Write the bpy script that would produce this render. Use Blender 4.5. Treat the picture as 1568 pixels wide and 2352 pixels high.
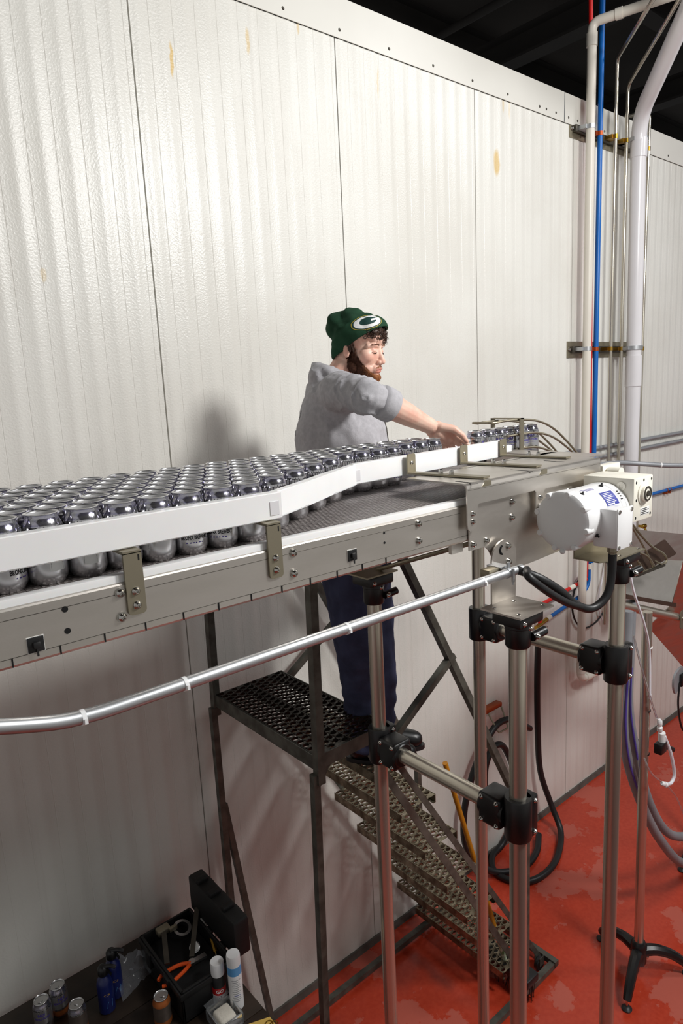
import bpy, bmesh, math, random
import numpy as np
from mathutils import Vector, Matrix, noise
from mathutils.bvhtree import BVHTree
for o in list(bpy.data.objects): bpy.data.objects.remove(o)
S = bpy.context.scene
COL = S.collection
PI = math.pi
CZ = 3.25            # eye height of the photographer above the floor; builders below give z relative to it
rnd = random.Random(7)

# ------------------------------------------------------------------ camera
cam = bpy.data.cameras.new('camera'); co = bpy.data.objects.new('camera', cam); COL.objects.link(co)
cam.sensor_fit = 'VERTICAL'; cam.sensor_height = 36.0; cam.sensor_width = 24.0; cam.lens = 23.825
cam.clip_start = 0.05; cam.clip_end = 100
right = (0.76290138, -0.64469287, -0.04850352); up = (0.1537099, 0.10799795, 0.98219637); back = (-0.62797671, -0.75677444, 0.18148747)
co.matrix_world = Matrix(((right[0], up[0], back[0], 0), (right[1], up[1], back[1], 0), (right[2], up[2], back[2], CZ), (0, 0, 0, 1)))
S.camera = co

# ------------------------------------------------------------------ world, lamps, exposure
w = bpy.data.worlds.new('hall'); S.world = w; w.use_nodes = True
w.node_tree.nodes['Background'].inputs[0].default_value = (1.0, 0.995, 0.985, 1)
w.node_tree.nodes['Background'].inputs[1].default_value = 0.34
def area(name, loc, target, size, power, color=(1, 1, 1), sy=None):
    l = bpy.data.lights.new(name, 'AREA'); l.energy = power; l.color = color; l.size = size
    l.shape = 'RECTANGLE' if sy else 'DISK'
    if sy: l.size_y = sy
    o = bpy.data.objects.new(name, l); COL.objects.link(o)
    o.location = (loc[0], loc[1], loc[2] + CZ)
    d = Vector(target) - Vector(loc); o.rotation_euler = d.to_track_quat('-Z', 'Y').to_euler()
    return o
area('key_lamp', (2.75, -0.75, 1.7), (2.3, 2.4, -0.3), 0.6, 92, (1.0, 0.993, 0.975))
area('bay_lamp', (3.0, -2.4, 3.0), (1.8, 2.2, -0.6), 1.0, 60, (1.0, 0.995, 0.985))
area('right_fill_light', (6.0, -1.4, 3.2), (5.0, 1.6, -2.5), 1.2, 95, (0.98, 0.98, 1.0))  # added fill out of view, brightens the red floor on the right
S.view_settings.view_transform = 'Standard'; S.view_settings.look = 'None'
S.view_settings.gamma = 1.0; S.view_settings.exposure = 0.09
S.view_settings.use_curve_mapping = False

# ------------------------------------------------------------------ materials
def srgb(r, g, b):
    f = lambda c: (c / 255 / 12.92) if c / 255 <= 0.04045 else ((c / 255 + 0.055) / 1.055) ** 2.4
    return (f(r), f(g), f(b), 1)
M = {}
class NT:
    def __init__(s, m): s.t = m.node_tree; s.n = s.t.nodes; s.l = s.t.links
    def new(s, t, **k):
        n = s.n.new(t)
        for a, v in k.items():
            if a.startswith('i_'): n.inputs[int(a[2:]) if a[2:].isdigit() else a[2:]].default_value = v
            else: setattr(n, a, v)
        return n
    def link(s, a, b): s.l.new(a, b)
    def math(s, op, a, b=None, c=None):
        n = s.new('ShaderNodeMath', operation=op)
        for i, v in enumerate((a, b, c)):
            if v is None: continue
            if isinstance(v, (int, float)): n.inputs[i].default_value = v
            else: s.link(v, n.inputs[i])
        return n.outputs[0]
    def mix(s, f, a, b):
        n = s.new('ShaderNodeMix', data_type='RGBA')
        for sock, v in ((n.inputs[0], f), (n.inputs[6], a), (n.inputs[7], b)):
            if isinstance(v, (int, float, tuple)): sock.default_value = v
            else: s.link(v, sock)
        return n.outputs[2]
    def ramp(s, v, p0, p1):
        n = s.new('ShaderNodeMapRange', interpolation_type='SMOOTHSTEP'); s.link(v, n.inputs[0])
        n.inputs[1].default_value = p0; n.inputs[2].default_value = p1; return n.outputs[0]
def mat(name, col, metal=0.0, rough=0.5, var=0.0, vscale=8.0, bump=0.0, bscale=60.0, stretch=(1, 1, 1), coat=0.0, rvar=0.0, trans=0.0, sss=0.0, spec=None, alpha=None, col2=None):
    m = bpy.data.materials.new(name); m.use_nodes = True; t = NT(m); b = t.n['Principled BSDF']
    b.inputs['Base Color'].default_value = col; b.inputs['Metallic'].default_value = metal; b.inputs['Roughness'].default_value = rough
    if coat: b.inputs['Coat Weight'].default_value = coat; b.inputs['Coat Roughness'].default_value = 0.1
    if trans: b.inputs['Transmission Weight'].default_value = trans
    if sss: b.inputs['Subsurface Weight'].default_value = sss; b.inputs['Subsurface Radius'].default_value = (0.02, 0.008, 0.005); b.inputs['Subsurface Scale'].default_value = 0.3
    if spec is not None: b.inputs['Specular IOR Level'].default_value = spec
    if alpha is not None: b.inputs['Alpha'].default_value = alpha
    if var or bump or rvar:
        tc = t.new('ShaderNodeTexCoord'); mp = t.new('ShaderNodeMapping'); mp.inputs['Scale'].default_value = stretch
        t.link(tc.outputs['Object'], mp.inputs[0])
    if var or rvar:
        nz = t.new('ShaderNodeTexNoise'); nz.inputs['Scale'].default_value = vscale; nz.inputs['Detail'].default_value = 6
        t.link(mp.outputs[0], nz.inputs['Vector'])
        f = t.ramp(nz.outputs['Fac'], 0.3, 0.7)
        if var:
            c2 = col2 if col2 else tuple(max(0, c * (1 - var)) for c in col[:3]) + (1,)
            t.link(t.mix(f, col, c2), b.inputs['Base Color'])
        if rvar:
            t.link(t.math('MULTIPLY_ADD', f, rvar, rough - rvar / 2), b.inputs['Roughness'])
    if bump:
        nb = t.new('ShaderNodeTexNoise'); nb.inputs['Scale'].default_value = bscale; nb.inputs['Detail'].default_value = 3
        t.link(mp.outputs[0], nb.inputs['Vector'])
        bp = t.new('ShaderNodeBump'); bp.inputs['Strength'].default_value = 0.6; bp.inputs['Distance'].default_value = bump
        t.link(nb.outputs['Fac'], bp.inputs['Height']); t.link(bp.outputs[0], b.inputs['Normal'])
    M[name] = m; return m

mat('panel', srgb(226, 224, 217), 0, 0.33, spec=0.42)
mat('trim', srgb(222, 220, 212), 0, 0.35, var=0.04, vscale=3)
mat('seam', srgb(96, 100, 104), 0, 0.6)
mat('steel', srgb(214, 208, 200), 0.92, 0.36, var=0.14, vscale=6, stretch=(1, 1, 5), rvar=0.16, bump=0.00012, bscale=220)
mat('bracket_steel', srgb(158, 150, 130), 0.85, 0.45, var=0.12, vscale=9, rvar=0.1)
mat('tube_steel', srgb(206, 199, 184), 0.84, 0.25, var=0.05, vscale=3, stretch=(1, 1, 1), rvar=0.05)
mat('galvanised', srgb(196, 198, 200), 0.9, 0.44, var=0.12, vscale=14, rvar=0.12)
mat('bolt', srgb(205, 202, 196), 1.0, 0.22, var=0.1, vscale=30)
mat('dark_rubber', srgb(26, 26, 27), 0, 0.45, var=0.2, vscale=20)
mat('black_plastic', srgb(22, 22, 23), 0, 0.34, var=0.2, vscale=30, bump=0.0002, bscale=300)
mat('hole', srgb(8, 8, 8), 0, 0.9)
mat('uhmw', srgb(250, 249, 248), 0, 0.38, var=0.03, vscale=10, sss=0.15)
mat('white_paint', srgb(238, 238, 238), 0, 0.32, var=0.03, vscale=9, coat=0.2)
mat('cream_paint', srgb(244, 240, 226), 0, 0.35, var=0.04, vscale=9, coat=0.2)
mat('iron', srgb(92, 92, 84), 0.2, 0.45, var=0.35, vscale=16, rvar=0.2, col2=srgb(66, 63, 56))
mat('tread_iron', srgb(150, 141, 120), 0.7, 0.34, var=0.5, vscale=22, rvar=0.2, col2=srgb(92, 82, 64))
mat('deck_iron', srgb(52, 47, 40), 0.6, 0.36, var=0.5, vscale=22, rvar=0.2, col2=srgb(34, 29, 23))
mat('pvc', srgb(226, 220, 208), 0, 0.36, var=0.04, vscale=6)
mat('pvc_bright', srgb(230, 228, 230), 0, 0.22, var=0.03, vscale=6, coat=0.3)
mat('red_pipe', srgb(208, 30, 26), 0, 0.35, var=0.1, vscale=10)
mat('blue_pipe', srgb(0, 104, 190), 0, 0.35, var=0.1, vscale=10)
mat('grey_conduit', srgb(160, 162, 166), 0.3, 0.45, var=0.1, vscale=10)
mat('strut', srgb(92, 88, 80), 0.8, 0.45, var=0.25, vscale=12)
mat('brass', srgb(178, 140, 60), 1.0, 0.3, var=0.2, vscale=20)
mat('orange_clip', srgb(176, 84, 42), 0.6, 0.4, var=0.1, vscale=20)
mat('clear_plastic', srgb(235, 238, 240), 0, 0.08, trans=0.9)
mat('grey_hose', srgb(138, 140, 144), 0, 0.5, var=0.15, vscale=12)
mat('purple', srgb(84, 70, 160), 0, 0.5)
mat('white_tube', srgb(232, 230, 236), 0, 0.3, sss=0.2)
mat('yellow_wood', srgb(196, 128, 22), 0, 0.42, var=0.25, vscale=18, stretch=(1, 1, 0.15))
mat('green_paint', srgb(70, 120, 62), 0, 0.5, var=0.7, vscale=40, col2=srgb(205, 208, 190))
mat('rust_plate', srgb(86, 68, 58), 0.5, 0.4, var=0.2, vscale=10)
mat('ceiling', srgb(34, 29, 25), 0, 0.9, var=0.3, vscale=2)
mat('beam', srgb(26, 22, 19), 0.1, 0.8, var=0.3, vscale=3)
mat('baseboard', srgb(96, 90, 84), 0, 0.6, var=0.35, vscale=14)
mat('concrete', srgb(196, 192, 186), 0, 0.9, var=0.2, vscale=5)
mat('table_wood', srgb(50, 38, 29), 0, 0.45, var=0.35, vscale=7, stretch=(0.3, 3, 3))
mat('case_black', srgb(14, 14, 15), 0, 0.55, var=0.3, vscale=30, bump=0.0006, bscale=180)
mat('foam', srgb(20, 20, 21), 0, 0.95, var=0.3, vscale=50)
mat('skin', srgb(238, 200, 180), 0, 0.48, var=0.10, vscale=22, sss=0.2, col2=srgb(230, 176, 156), bump=0.0004, bscale=260)
mat('lip', srgb(206, 138, 122), 0, 0.42, sss=0.2)
mat('lash', srgb(52, 36, 28), 0, 0.7)
mat('brow', srgb(124, 86, 62), 0, 0.8)
mat('hair', srgb(74, 50, 36), 0, 0.55, var=0.5, vscale=80)
mat('hat', srgb(44, 78, 57), 0, 0.95, var=0.35, vscale=10, bump=0.0012, bscale=420, spec=0.15)
mat('logo_white', srgb(240, 240, 238), 0, 0.7)
mat('logo_green', srgb(14, 58, 54), 0, 0.7)
mat('logo_gold', srgb(190, 170, 62), 0, 0.6)
mat('hoodie', srgb(184, 182, 186), 0, 0.95, var=0.14, vscale=70, bump=0.001, bscale=240, spec=0.1)
mat('hoodie_print', srgb(28, 28, 30), 0, 0.8)
mat('jeans', srgb(68, 72, 98), 0, 0.9, var=0.35, vscale=12, bump=0.001, bscale=300, spec=0.15)
mat('boot', srgb(16, 16, 17), 0, 0.38, var=0.2, vscale=20)
mat('print_black', srgb(24, 24, 26), 0, 0.5)
mat('print_purple', srgb(74, 58, 150), 0.2, 0.4)
mat('print_white', srgb(232, 232, 230), 0, 0.5)
mat('print_blue', srgb(52, 62, 150), 0, 0.4)
mat('paper', srgb(236, 236, 232), 0, 0.8)
mat('manila', srgb(206, 170, 84), 0, 0.7)
mat('bottle_blue', srgb(24, 34, 92), 0, 0.3, var=0.25, vscale=14)
mat('gold_print', srgb(186, 150, 90), 0.4, 0.4)
mat('light_blue', srgb(96, 160, 214), 0, 0.4)
mat('can_orange', srgb(200, 116, 62), 0.6, 0.32, var=0.2, vscale=14)
mat('can_taupe', srgb(120, 108, 100), 0.6, 0.35, var=0.25, vscale=22)
mat('pale_steel', srgb(206, 206, 206), 1.0, 0.25)
mat('orange_grip', srgb(226, 84, 24), 0, 0.4)
mat('spray_red', srgb(180, 30, 32), 0, 0.35)
mat('sponge', srgb(226, 220, 206), 0, 0.9, bump=0.003, bscale=120)
mat('bag', srgb(220, 225, 235), 0, 0.12, alpha=0.13)

def panel_material():
    m = M['panel']; t = NT(m); b = t.n['Principled BSDF']
    tc = t.new('ShaderNodeTexCoord'); geo = t.new('ShaderNodeNewGeometry'); sp = t.new('ShaderNodeSeparateXYZ'); t.link(geo.outputs['Position'], sp.inputs[0])
    X, Z = sp.outputs['X'], sp.outputs['Z']
    nz = t.new('ShaderNodeTexNoise'); nz.inputs['Scale'].default_value = 1.6; nz.inputs['Detail'].default_value = 5; t.link(geo.outputs['Position'], nz.inputs['Vector'])
    col = t.mix(t.ramp(nz.outputs['Fac'], 0.35, 0.7), srgb(228, 227, 220), srgb(219, 217, 209))
    # rusty drips that run down from the top flashing: centre x, centre z, half width, half height
    wob = t.new('ShaderNodeTexNoise'); wob.inputs['Scale'].default_value = 25; t.link(geo.outputs['Position'], wob.inputs['Vector'])
    wx = t.math('MULTIPLY_ADD', wob.outputs['Fac'], 0.02, -0.01)
    for (cx, cz, hw, hh, a) in ((3.515, 1.25, .034, .085, .75), (1.443, 1.30, .010, .075, .8), (1.81, 1.46, .012, .06, .55), (2.569, 1.47, .008, .085, .4), (3.58, 1.585, .012, .06, .35), (0.852, .45, .014, .03, .35), (2.083, 1.59, .008, .04, .5), (3.64, 1.56, .008, .06, .3)):
        dx = t.math('DIVIDE', t.math('ADD', t.math('SUBTRACT', X, cx), wx), hw)
        dz = t.math('DIVIDE', t.math('SUBTRACT', Z, cz + CZ), hh)
        d = t.math('SQRT', t.math('ADD', t.math('MULTIPLY', dx, dx), t.math('MULTIPLY', dz, dz)))
        f = t.math('MULTIPLY', t.math('SUBTRACT', 1.0, t.ramp(d, 0.55, 1.05)), a)
        col = t.mix(f, col, srgb(214, 178, 92))
    # faint vertical grime streaks on the sheet
    st = t.new('ShaderNodeMapping'); st.inputs['Scale'].default_value = (26, 26, 0.5); t.link(geo.outputs['Position'], st.inputs[0])
    sn = t.new('ShaderNodeTexNoise'); sn.inputs['Scale'].default_value = 1.0; sn.inputs['Detail'].default_value = 4; t.link(st.outputs[0], sn.inputs['Vector'])
    g = t.math('MULTIPLY', t.ramp(sn.outputs['Fac'], 0.55, 0.75), 0.10)
    col = t.mix(g, col, srgb(168, 156, 146))
    t.link(col, b.inputs['Base Color'])
    v = t.new('ShaderNodeTexNoise'); v.inputs['Scale'].default_value = 120; v.inputs['Detail'].default_value = 2; t.link(geo.outputs['Position'], v.inputs['Vector'])
    n2 = t.new('ShaderNodeTexNoise'); n2.inputs['Scale'].default_value = 14; t.link(geo.outputs['Position'], n2.inputs['Vector'])
    h = t.math('ADD', t.math('MULTIPLY', v.outputs['Fac'], 1.0), t.math('MULTIPLY', n2.outputs['Fac'], 0.25))
    bp = t.new('ShaderNodeBump'); bp.inputs['Strength'].default_value = 0.45; bp.inputs['Distance'].default_value = 0.0026
    t.link(h, bp.inputs['Height']); t.link(bp.outputs[0], b.inputs['Normal'])
panel_material()

def floor_material():
    m = mat('floor_red', srgb(170, 44, 30), 0, 0.3); t = NT(m); b = t.n['Principled BSDF']
    geo = t.new('ShaderNodeNewGeometry')
    n1 = t.new('ShaderNodeTexNoise'); n1.inputs['Scale'].default_value = 2.6; n1.inputs['Detail'].default_value = 9; n1.inputs['Roughness'].default_value = 0.62; t.link(geo.outputs['Position'], n1.inputs['Vector'])
    n2 = t.new('ShaderNodeTexNoise'); n2.inputs['Scale'].default_value = 40; n2.inputs['Detail'].default_value = 4; t.link(geo.outputs['Position'], n2.inputs['Vector'])
    dry = t.ramp(n1.outputs['Fac'], 0.555, 0.575)          # dried pale patches beside the wet film
    base = t.mix(t.ramp(n2.outputs['Fac'], 0.3, 0.7), srgb(192, 67, 43), srgb(182, 58, 36))
    c = t.mix(t.math('MULTIPLY', dry, 0.85), base, srgb(190, 96, 80))
    t.link(c, b.inputs['Base Color'])
    t.link(t.math('MULTIPLY_ADD', dry, 0.3, 0.22), b.inputs['Roughness'])
    bp = t.new('ShaderNodeBump'); bp.inputs['Strength'].default_value = 0.2; bp.inputs['Distance'].default_value = 0.002
    t.link(t.math('ADD', n2.outputs['Fac'], dry), bp.inputs['Height']); t.link(bp.outputs[0], b.inputs['Normal'])
floor_material()

def belt_material():
    m = mat('belt', srgb(92, 86, 84), 0, 0.45); t = NT(m); b = t.n['Principled BSDF']
    geo = t.new('ShaderNodeNewGeometry'); sp = t.new('ShaderNodeSeparateXYZ'); t.link(geo.outputs['Position'], sp.inputs[0])
    p = 0.0125
    u = t.math('DIVIDE', sp.outputs['X'], p); v = t.math('DIVIDE', sp.outputs['Y'], p)
    row = t.math('FLOOR', v); u2 = t.math('MULTIPLY_ADD', row, 0.5, u)
    fx = t.math('SUBTRACT', t.math('FRACT', u2), 0.5); fy = t.math('SUBTRACT', t.math('FRACT', v), 0.5)
    d = t.math('SQRT', t.math('ADD', t.math('MULTIPLY', fx, fx), t.math('MULTIPLY', fy, fy)))
    dot = t.math('SUBTRACT', 1.0, t.ramp(d, 0.2, 0.36))
    t.link(t.mix(dot, srgb(108, 101, 99), srgb(152, 145, 141)), b.inputs['Base Color'])
    bp = t.new('ShaderNodeBump'); bp.inputs['Strength'].default_value = 0.9; bp.inputs['Distance'].default_value = 0.002
    t.link(dot, bp.inputs['Height']); t.link(bp.outputs[0], b.inputs['Normal'])
belt_material()

def can_material():
    m = mat('can_print', srgb(212, 212, 215), 0.9, 0.17); t = NT(m); b = t.n['Principled BSDF']
    tc = t.new('ShaderNodeTexCoord'); sp = t.new('ShaderNodeSeparateXYZ'); t.link(tc.outputs['Object'], sp.inputs[0])
    ang = t.math('MULTIPLY', t.math('ARCTAN2', sp.outputs['Y'], sp.outputs['X']), 0.033)
    Z = sp.outputs['Z']; cv = t.new('ShaderNodeCombineXYZ'); t.link(ang, cv.inputs[0]); t.link(Z, cv.inputs[1])
    wv = t.new('ShaderNodeTexWave', wave_type='RINGS'); wv.inputs['Scale'].default_value = 38; wv.inputs['Distortion'].default_value = 9; wv.inputs['Detail'].default_value = 1; wv.inputs['Detail Scale'].default_value = 60
    t.link(cv.outputs[0], wv.inputs['Vector'])
    nz = t.new('ShaderNodeTexNoise'); nz.inputs['Scale'].default_value = 55; t.link(cv.outputs[0], nz.inputs['Vector'])
    sh = t.ramp(Z, 0.1015, 0.1025)
    swirl = t.math('MULTIPLY', t.ramp(wv.outputs['Fac'], 0.72, 0.78), sh)
    ink = t.mix(t.ramp(nz.outputs['Fac'], 0.5, 0.56), srgb(88, 76, 158), srgb(52, 48, 66))
    br = t.new('ShaderNodeTexBrick'); br.inputs['Scale'].default_value = 62; br.inputs['Mortar Size'].default_value = 0.045; br.inputs['Brick Width'].default_value = 0.4; br.inputs['Row Height'].default_value = 0.75
    br.inputs['Color1'].default_value = (0, 0, 0, 1); br.inputs['Color2'].default_value = (0, 0, 0, 1); br.inputs['Mortar'].default_value = (1, 1, 1, 1)
    t.link(cv.outputs[0], br.inputs['Vector'])
    mid = t.math('MULTIPLY', t.ramp(Z, 0.066, 0.068), t.math('SUBTRACT', 1.0, t.ramp(Z, 0.1005, 0.1015)))
    n3 = t.new('ShaderNodeTexNoise'); n3.inputs['Scale'].default_value = 30; t.link(cv.outputs[0], n3.inputs['Vector'])
    sky = t.math('MULTIPLY', t.math('MULTIPLY', br.outputs['Color'], mid), t.ramp(n3.outputs['Fac'], 0.38, 0.46))
    blk = t.math('MULTIPLY', t.math('MULTIPLY', t.ramp(n3.outputs['Fac'], 0.60, 0.62), mid), 0.85)
    col = t.mix(swirl, srgb(216, 215, 217), ink)
    col = t.mix(t.math('MAXIMUM', sky, blk), col, srgb(48, 46, 52))
    t.link(col, b.inputs['Base Color'])
    t.link(t.math('MULTIPLY_ADD', t.math('SUBTRACT', 1.0, t.ramp(Z, 0.06, 0.075)), 0.14, 0.13), b.inputs['Roughness'])
can_material()
mat('can_rim', srgb(214, 214, 215), 0.9, 0.25)
mat('can_inside', srgb(214, 213, 213), 0.1, 0.45)

# ------------------------------------------------------------------ mesh helpers
def BM(): return bmesh.new()
def box(bm, x0, x1, y0, y1, z0, z1, bev=0.0, seg=2):
    b = bmesh.new(); bmesh.ops.create_cube(b, size=1.0)
    for v in b.verts: v.co = Vector(((x0 + x1) / 2 + v.co.x * (x1 - x0), (y0 + y1) / 2 + v.co.y * (y1 - y0), (z0 + z1) / 2 + v.co.z * (z1 - z0)))
    if bev: bmesh.ops.bevel(b, geom=list(b.edges), offset=bev, segments=seg, profile=0.5, affect='EDGES')
    return merge(bm, b)
def merge(bm, b, mtx=None):
    if mtx is not None: bmesh.ops.transform(b, matrix=mtx, verts=b.verts)
    me = bpy.data.meshes.new('tmp'); b.to_mesh(me); b.free(); bm.from_mesh(me); bpy.data.meshes.remove(me); return bm
def frame_from(d):
    d = Vector(d).normalized(); a = Vector((0, 0, 1)) if abs(d.z) < 0.9 else Vector((1, 0, 0))
    u = d.cross(a).normalized(); return u, d.cross(u).normalized()
def sweep(bm, pts, rad, seg=10, closed=False, cap=True):
    pts = [Vector(p) for p in pts]; n = len(pts)
    if not hasattr(rad, '__len__'): rad = [rad] * n
    rings = []; u = None
    for i, p in enumerate(pts):
        a = pts[(i - 1) % n] if (i > 0 or closed) else p; c = pts[(i + 1) % n] if (i < n - 1 or closed) else p
        d = (c - a).normalized()
        if u is None: u, v = frame_from(d)
        else:
            u = (u - d * u.dot(d)).normalized(); v = d.cross(u)
        rings.append([bm.verts.new(p + (u * math.cos(2 * PI * k / seg) + v * math.sin(2 * PI * k / seg)) * rad[i]) for k in range(seg)])
    m = n if closed else n - 1
    for i in range(m):
        A, B = rings[i], rings[(i + 1) % n]
        for k in range(seg): bm.faces.new((A[k], A[(k + 1) % seg], B[(k + 1) % seg], B[k]))
    if cap and not closed:
        bm.faces.new(rings[0][::-1]); bm.faces.new(rings[-1])
    return bm
def cyl(bm, p0, p1, r0, r1=None, seg=20):
    return sweep(bm, [p0, p1], [r0, r0 if r1 is None else r1], seg)
def smooth_path(pts, k=6, closed=False):
    P = [Vector(p) for p in pts]; n = len(P); out = []
    for i in range(n if closed else n - 1):
        if closed: a, b, c, d = P[(i - 1) % n], P[i], P[(i + 1) % n], P[(i + 2) % n]
        else: a, b, c, d = P[max(i - 1, 0)], P[i], P[i + 1], P[min(i + 2, n - 1)]
        for j in range(k):
            t = j / k
            out.append(0.5 * ((2 * b) + (c - a) * t + (2 * a - 5 * b + 4 * c - d) * t * t + (3 * b - a - 3 * c + d) * t ** 3))
    if not closed: out.append(P[-1])
    return out
def bend(pts, r, k=5):
    P = [Vector(p) for p in pts]; out = [P[0]]
    for i in range(1, len(P) - 1):
        a = (P[i - 1] - P[i]).normalized(); c = (P[i + 1] - P[i]).normalized()
        A, B = P[i] + a * r, P[i] + c * r
        for j in range(k + 1):
            t = j / k; out.append(A * (1 - t) ** 2 + P[i] * 2 * t * (1 - t) + B * t * t)
    out.append(P[-1]); return out
def lathe(bm, prof, o=(0, 0, 0), axis=(0, 0, 1), seg=24, cap0=True, cap1=True):
    d = Vector(axis).normalized(); u, v = frame_from(d); o = Vector(o); rings = []
    for r, h in prof:
        rings.append([bm.verts.new(o + d * h + (u * math.cos(2 * PI * k / seg) + v * math.sin(2 * PI * k / seg)) * max(r, 1e-5)) for k in range(seg)])
    for A, B in zip(rings, rings[1:]):
        for k in range(seg): bm.faces.new((A[k], A[(k + 1) % seg], B[(k + 1) % seg], B[k]))
    if cap0: bm.faces.new(rings[0][::-1])
    if cap1: bm.faces.new(rings[-1])
    return bm
def prism(bm, poly, t0, t1, plane='XZ'):
    f = {'XZ': lambda a, b, t: (a, t, b), 'XY': lambda a, b, t: (a, b, t), 'YZ': lambda a, b, t: (t, a, b)}[plane]
    A = [bm.verts.new(f(a, b, t0)) for a, b in poly]; B = [bm.verts.new(f(a, b, t1)) for a, b in poly]; n = len(poly)
    fa = bm.faces.new(A); fb = bm.faces.new(B[::-1])
    for i in range(n): bm.faces.new((A[i], B[i], B[(i + 1) % n], A[(i + 1) % n]))
    return bm
def rrect(x0, x1, z0, z1, r, k=5, corners=(1, 1, 1, 1)):
    out = []
    for (cx, cz, a0, on) in ((x1 - r, z1 - r, 0, corners[0]), (x0 + r, z1 - r, 90, corners[1]), (x0 + r, z0 + r, 180, corners[2]), (x1 - r, z0 + r, 270, corners[3])):
        if on: out += [(cx + r * math.cos(math.radians(a0 + 90 * j / k)), cz + r * math.sin(math.radians(a0 + 90 * j / k))) for j in range(k + 1)]
        else:
            sx = 1 if a0 in (0, 270) else -1; sz = 1 if a0 in (0, 90) else -1
            out.append((cx + sx * r, cz + sz * r))
    return out
def bar(bm, p0, p1, w, h=None, upv=(0, 0, 1)):
    """rectangular bar between two points: w across, h along upv"""
    h = w if h is None else h
    p0, p1 = Vector(p0), Vector(p1); d = (p1 - p0).normalized(); s = d.cross(Vector(upv))
    if s.length < 1e-4: s = d.cross(Vector((1, 0, 0)))
    s.normalize(); n = s.cross(d).normalized(); R = []
    for p in (p0, p1): R.append([bm.verts.new(p + s * (a * w / 2) + n * (b * h / 2)) for a, b in ((-1, -1), (1, -1), (1, 1), (-1, 1))])
    for k in range(4): bm.faces.new((R[0][k], R[0][(k + 1) % 4], R[1][(k + 1) % 4], R[1][k]))
    bm.faces.new(R[0][::-1]); bm.faces.new(R[1]); return bm
def ball(bm, c, r, sub=3, sc=(1, 1, 1), rot=None):
    b = bmesh.new(); bmesh.ops.create_icosphere(b, subdivisions=sub, radius=1.0)
    m = Matrix.Translation(Vector(c)) @ (rot.to_4x4() if rot else Matrix.Identity(4)) @ Matrix.Diagonal((r * sc[0], r * sc[1], r * sc[2], 1))
    return merge(bm, b, m)
def capsule(bm, pts, rad, sub=2):
    """chain of tapered segments with round joints (to be voxel-joined)"""
    for i in range(len(pts)): ball(bm, pts[i], rad[i], sub)
    for i in range(len(pts) - 1): cyl(bm, pts[i], pts[i + 1], rad[i], rad[i + 1], 16)
    return bm
def voxel(bm, size, smooth=6, fac=0.5):
    bmesh.ops.recalc_face_normals(bm, faces=bm.faces)
    me = bpy.data.meshes.new('vox'); bm.to_mesh(me); bm.free()
    o = bpy.data.objects.new('vox', me); COL.objects.link(o)
    r = o.modifiers.new('r', 'REMESH'); r.mode = 'VOXEL'; r.voxel_size = size
    if smooth:
        s = o.modifiers.new('s', 'SMOOTH'); s.factor = fac; s.iterations = smooth
    dg = bpy.context.evaluated_depsgraph_get()
    out = bpy.data.meshes.new_from_object(o.evaluated_get(dg)); bpy.data.objects.remove(o); bpy.data.meshes.remove(me)
    b = bmesh.new(); b.from_mesh(out); bpy.data.meshes.remove(out); return b

# ------------------------------------------------------------------ object helpers (z in builders is relative to the eye; +CZ on linking)
ORG = {}
def finish(me, ang=35):
    me.polygons.foreach_set('use_smooth', [True] * len(me.polygons))
    try: me.set_sharp_from_angle(angle=math.radians(ang))
    except Exception: pass
def mesh_of(bm, name, m, ang=35, fix=True):
    if fix: bmesh.ops.recalc_face_normals(bm, faces=bm.faces)
    me = bpy.data.meshes.new(name); bm.to_mesh(me); bm.free(); finish(me, ang)
    for k in (m if isinstance(m, (list, tuple)) else [m]): me.materials.append(M[k])
    return me
def thing(name, label, cat, loc, group=None, rotz=0.0):
    o = bpy.data.objects.new(name, None); COL.objects.link(o); o.empty_display_size = 0.05
    o.location = (loc[0], loc[1], loc[2] + CZ); o.rotation_euler = (0, 0, rotz)
    o['label'] = label; o['category'] = cat
    if group: o['group'] = group
    ORG[o.name] = Vector(loc); return o
def obj(name, bm, m, parent=None, ang=35, fix=True, label=None, local=False):
    me = bm if isinstance(bm, bpy.types.Mesh) else mesh_of(bm, name, m, ang, fix)
    o = bpy.data.objects.new(name, me); COL.objects.link(o)
    if parent is not None:
        org = ORG[parent.name]; o.parent = parent; ORG[o.name] = org
        if not local: me.transform(Matrix.Translation(-org))
    else:
        c = np.empty(len(me.vertices) * 3); me.vertices.foreach_get('co', c); c = c.reshape(-1, 3)
        org = Vector(((c[:, 0].min() + c[:, 0].max()) / 2, (c[:, 1].min() + c[:, 1].max()) / 2, c[:, 2].min()))
        me.transform(Matrix.Translation(-org)); o.location = (org.x, org.y, org.z + CZ); ORG[o.name] = org
    if label: o['label'] = label
    return o
def tag(o, label, cat, group=None, kind=None):
    o['label'] = label; o['category'] = cat
    if group: o['group'] = group
    if kind: o['kind'] = kind
    return o
def struct(o): o['kind'] = 'structure'; return o
def put(name, me, parent, loc, rot=None, scale=None):
    """an instance of a shared small mesh as a part, placed in builder coordinates"""
    o = bpy.data.objects.new(name, me); COL.objects.link(o); o.parent = parent
    o.location = Vector(loc) - ORG[parent.name]; ORG[o.name] = Vector(loc)
    if rot is not None: o.rotation_euler = rot
    if scale is not None: o.scale = scale
    return o
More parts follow.
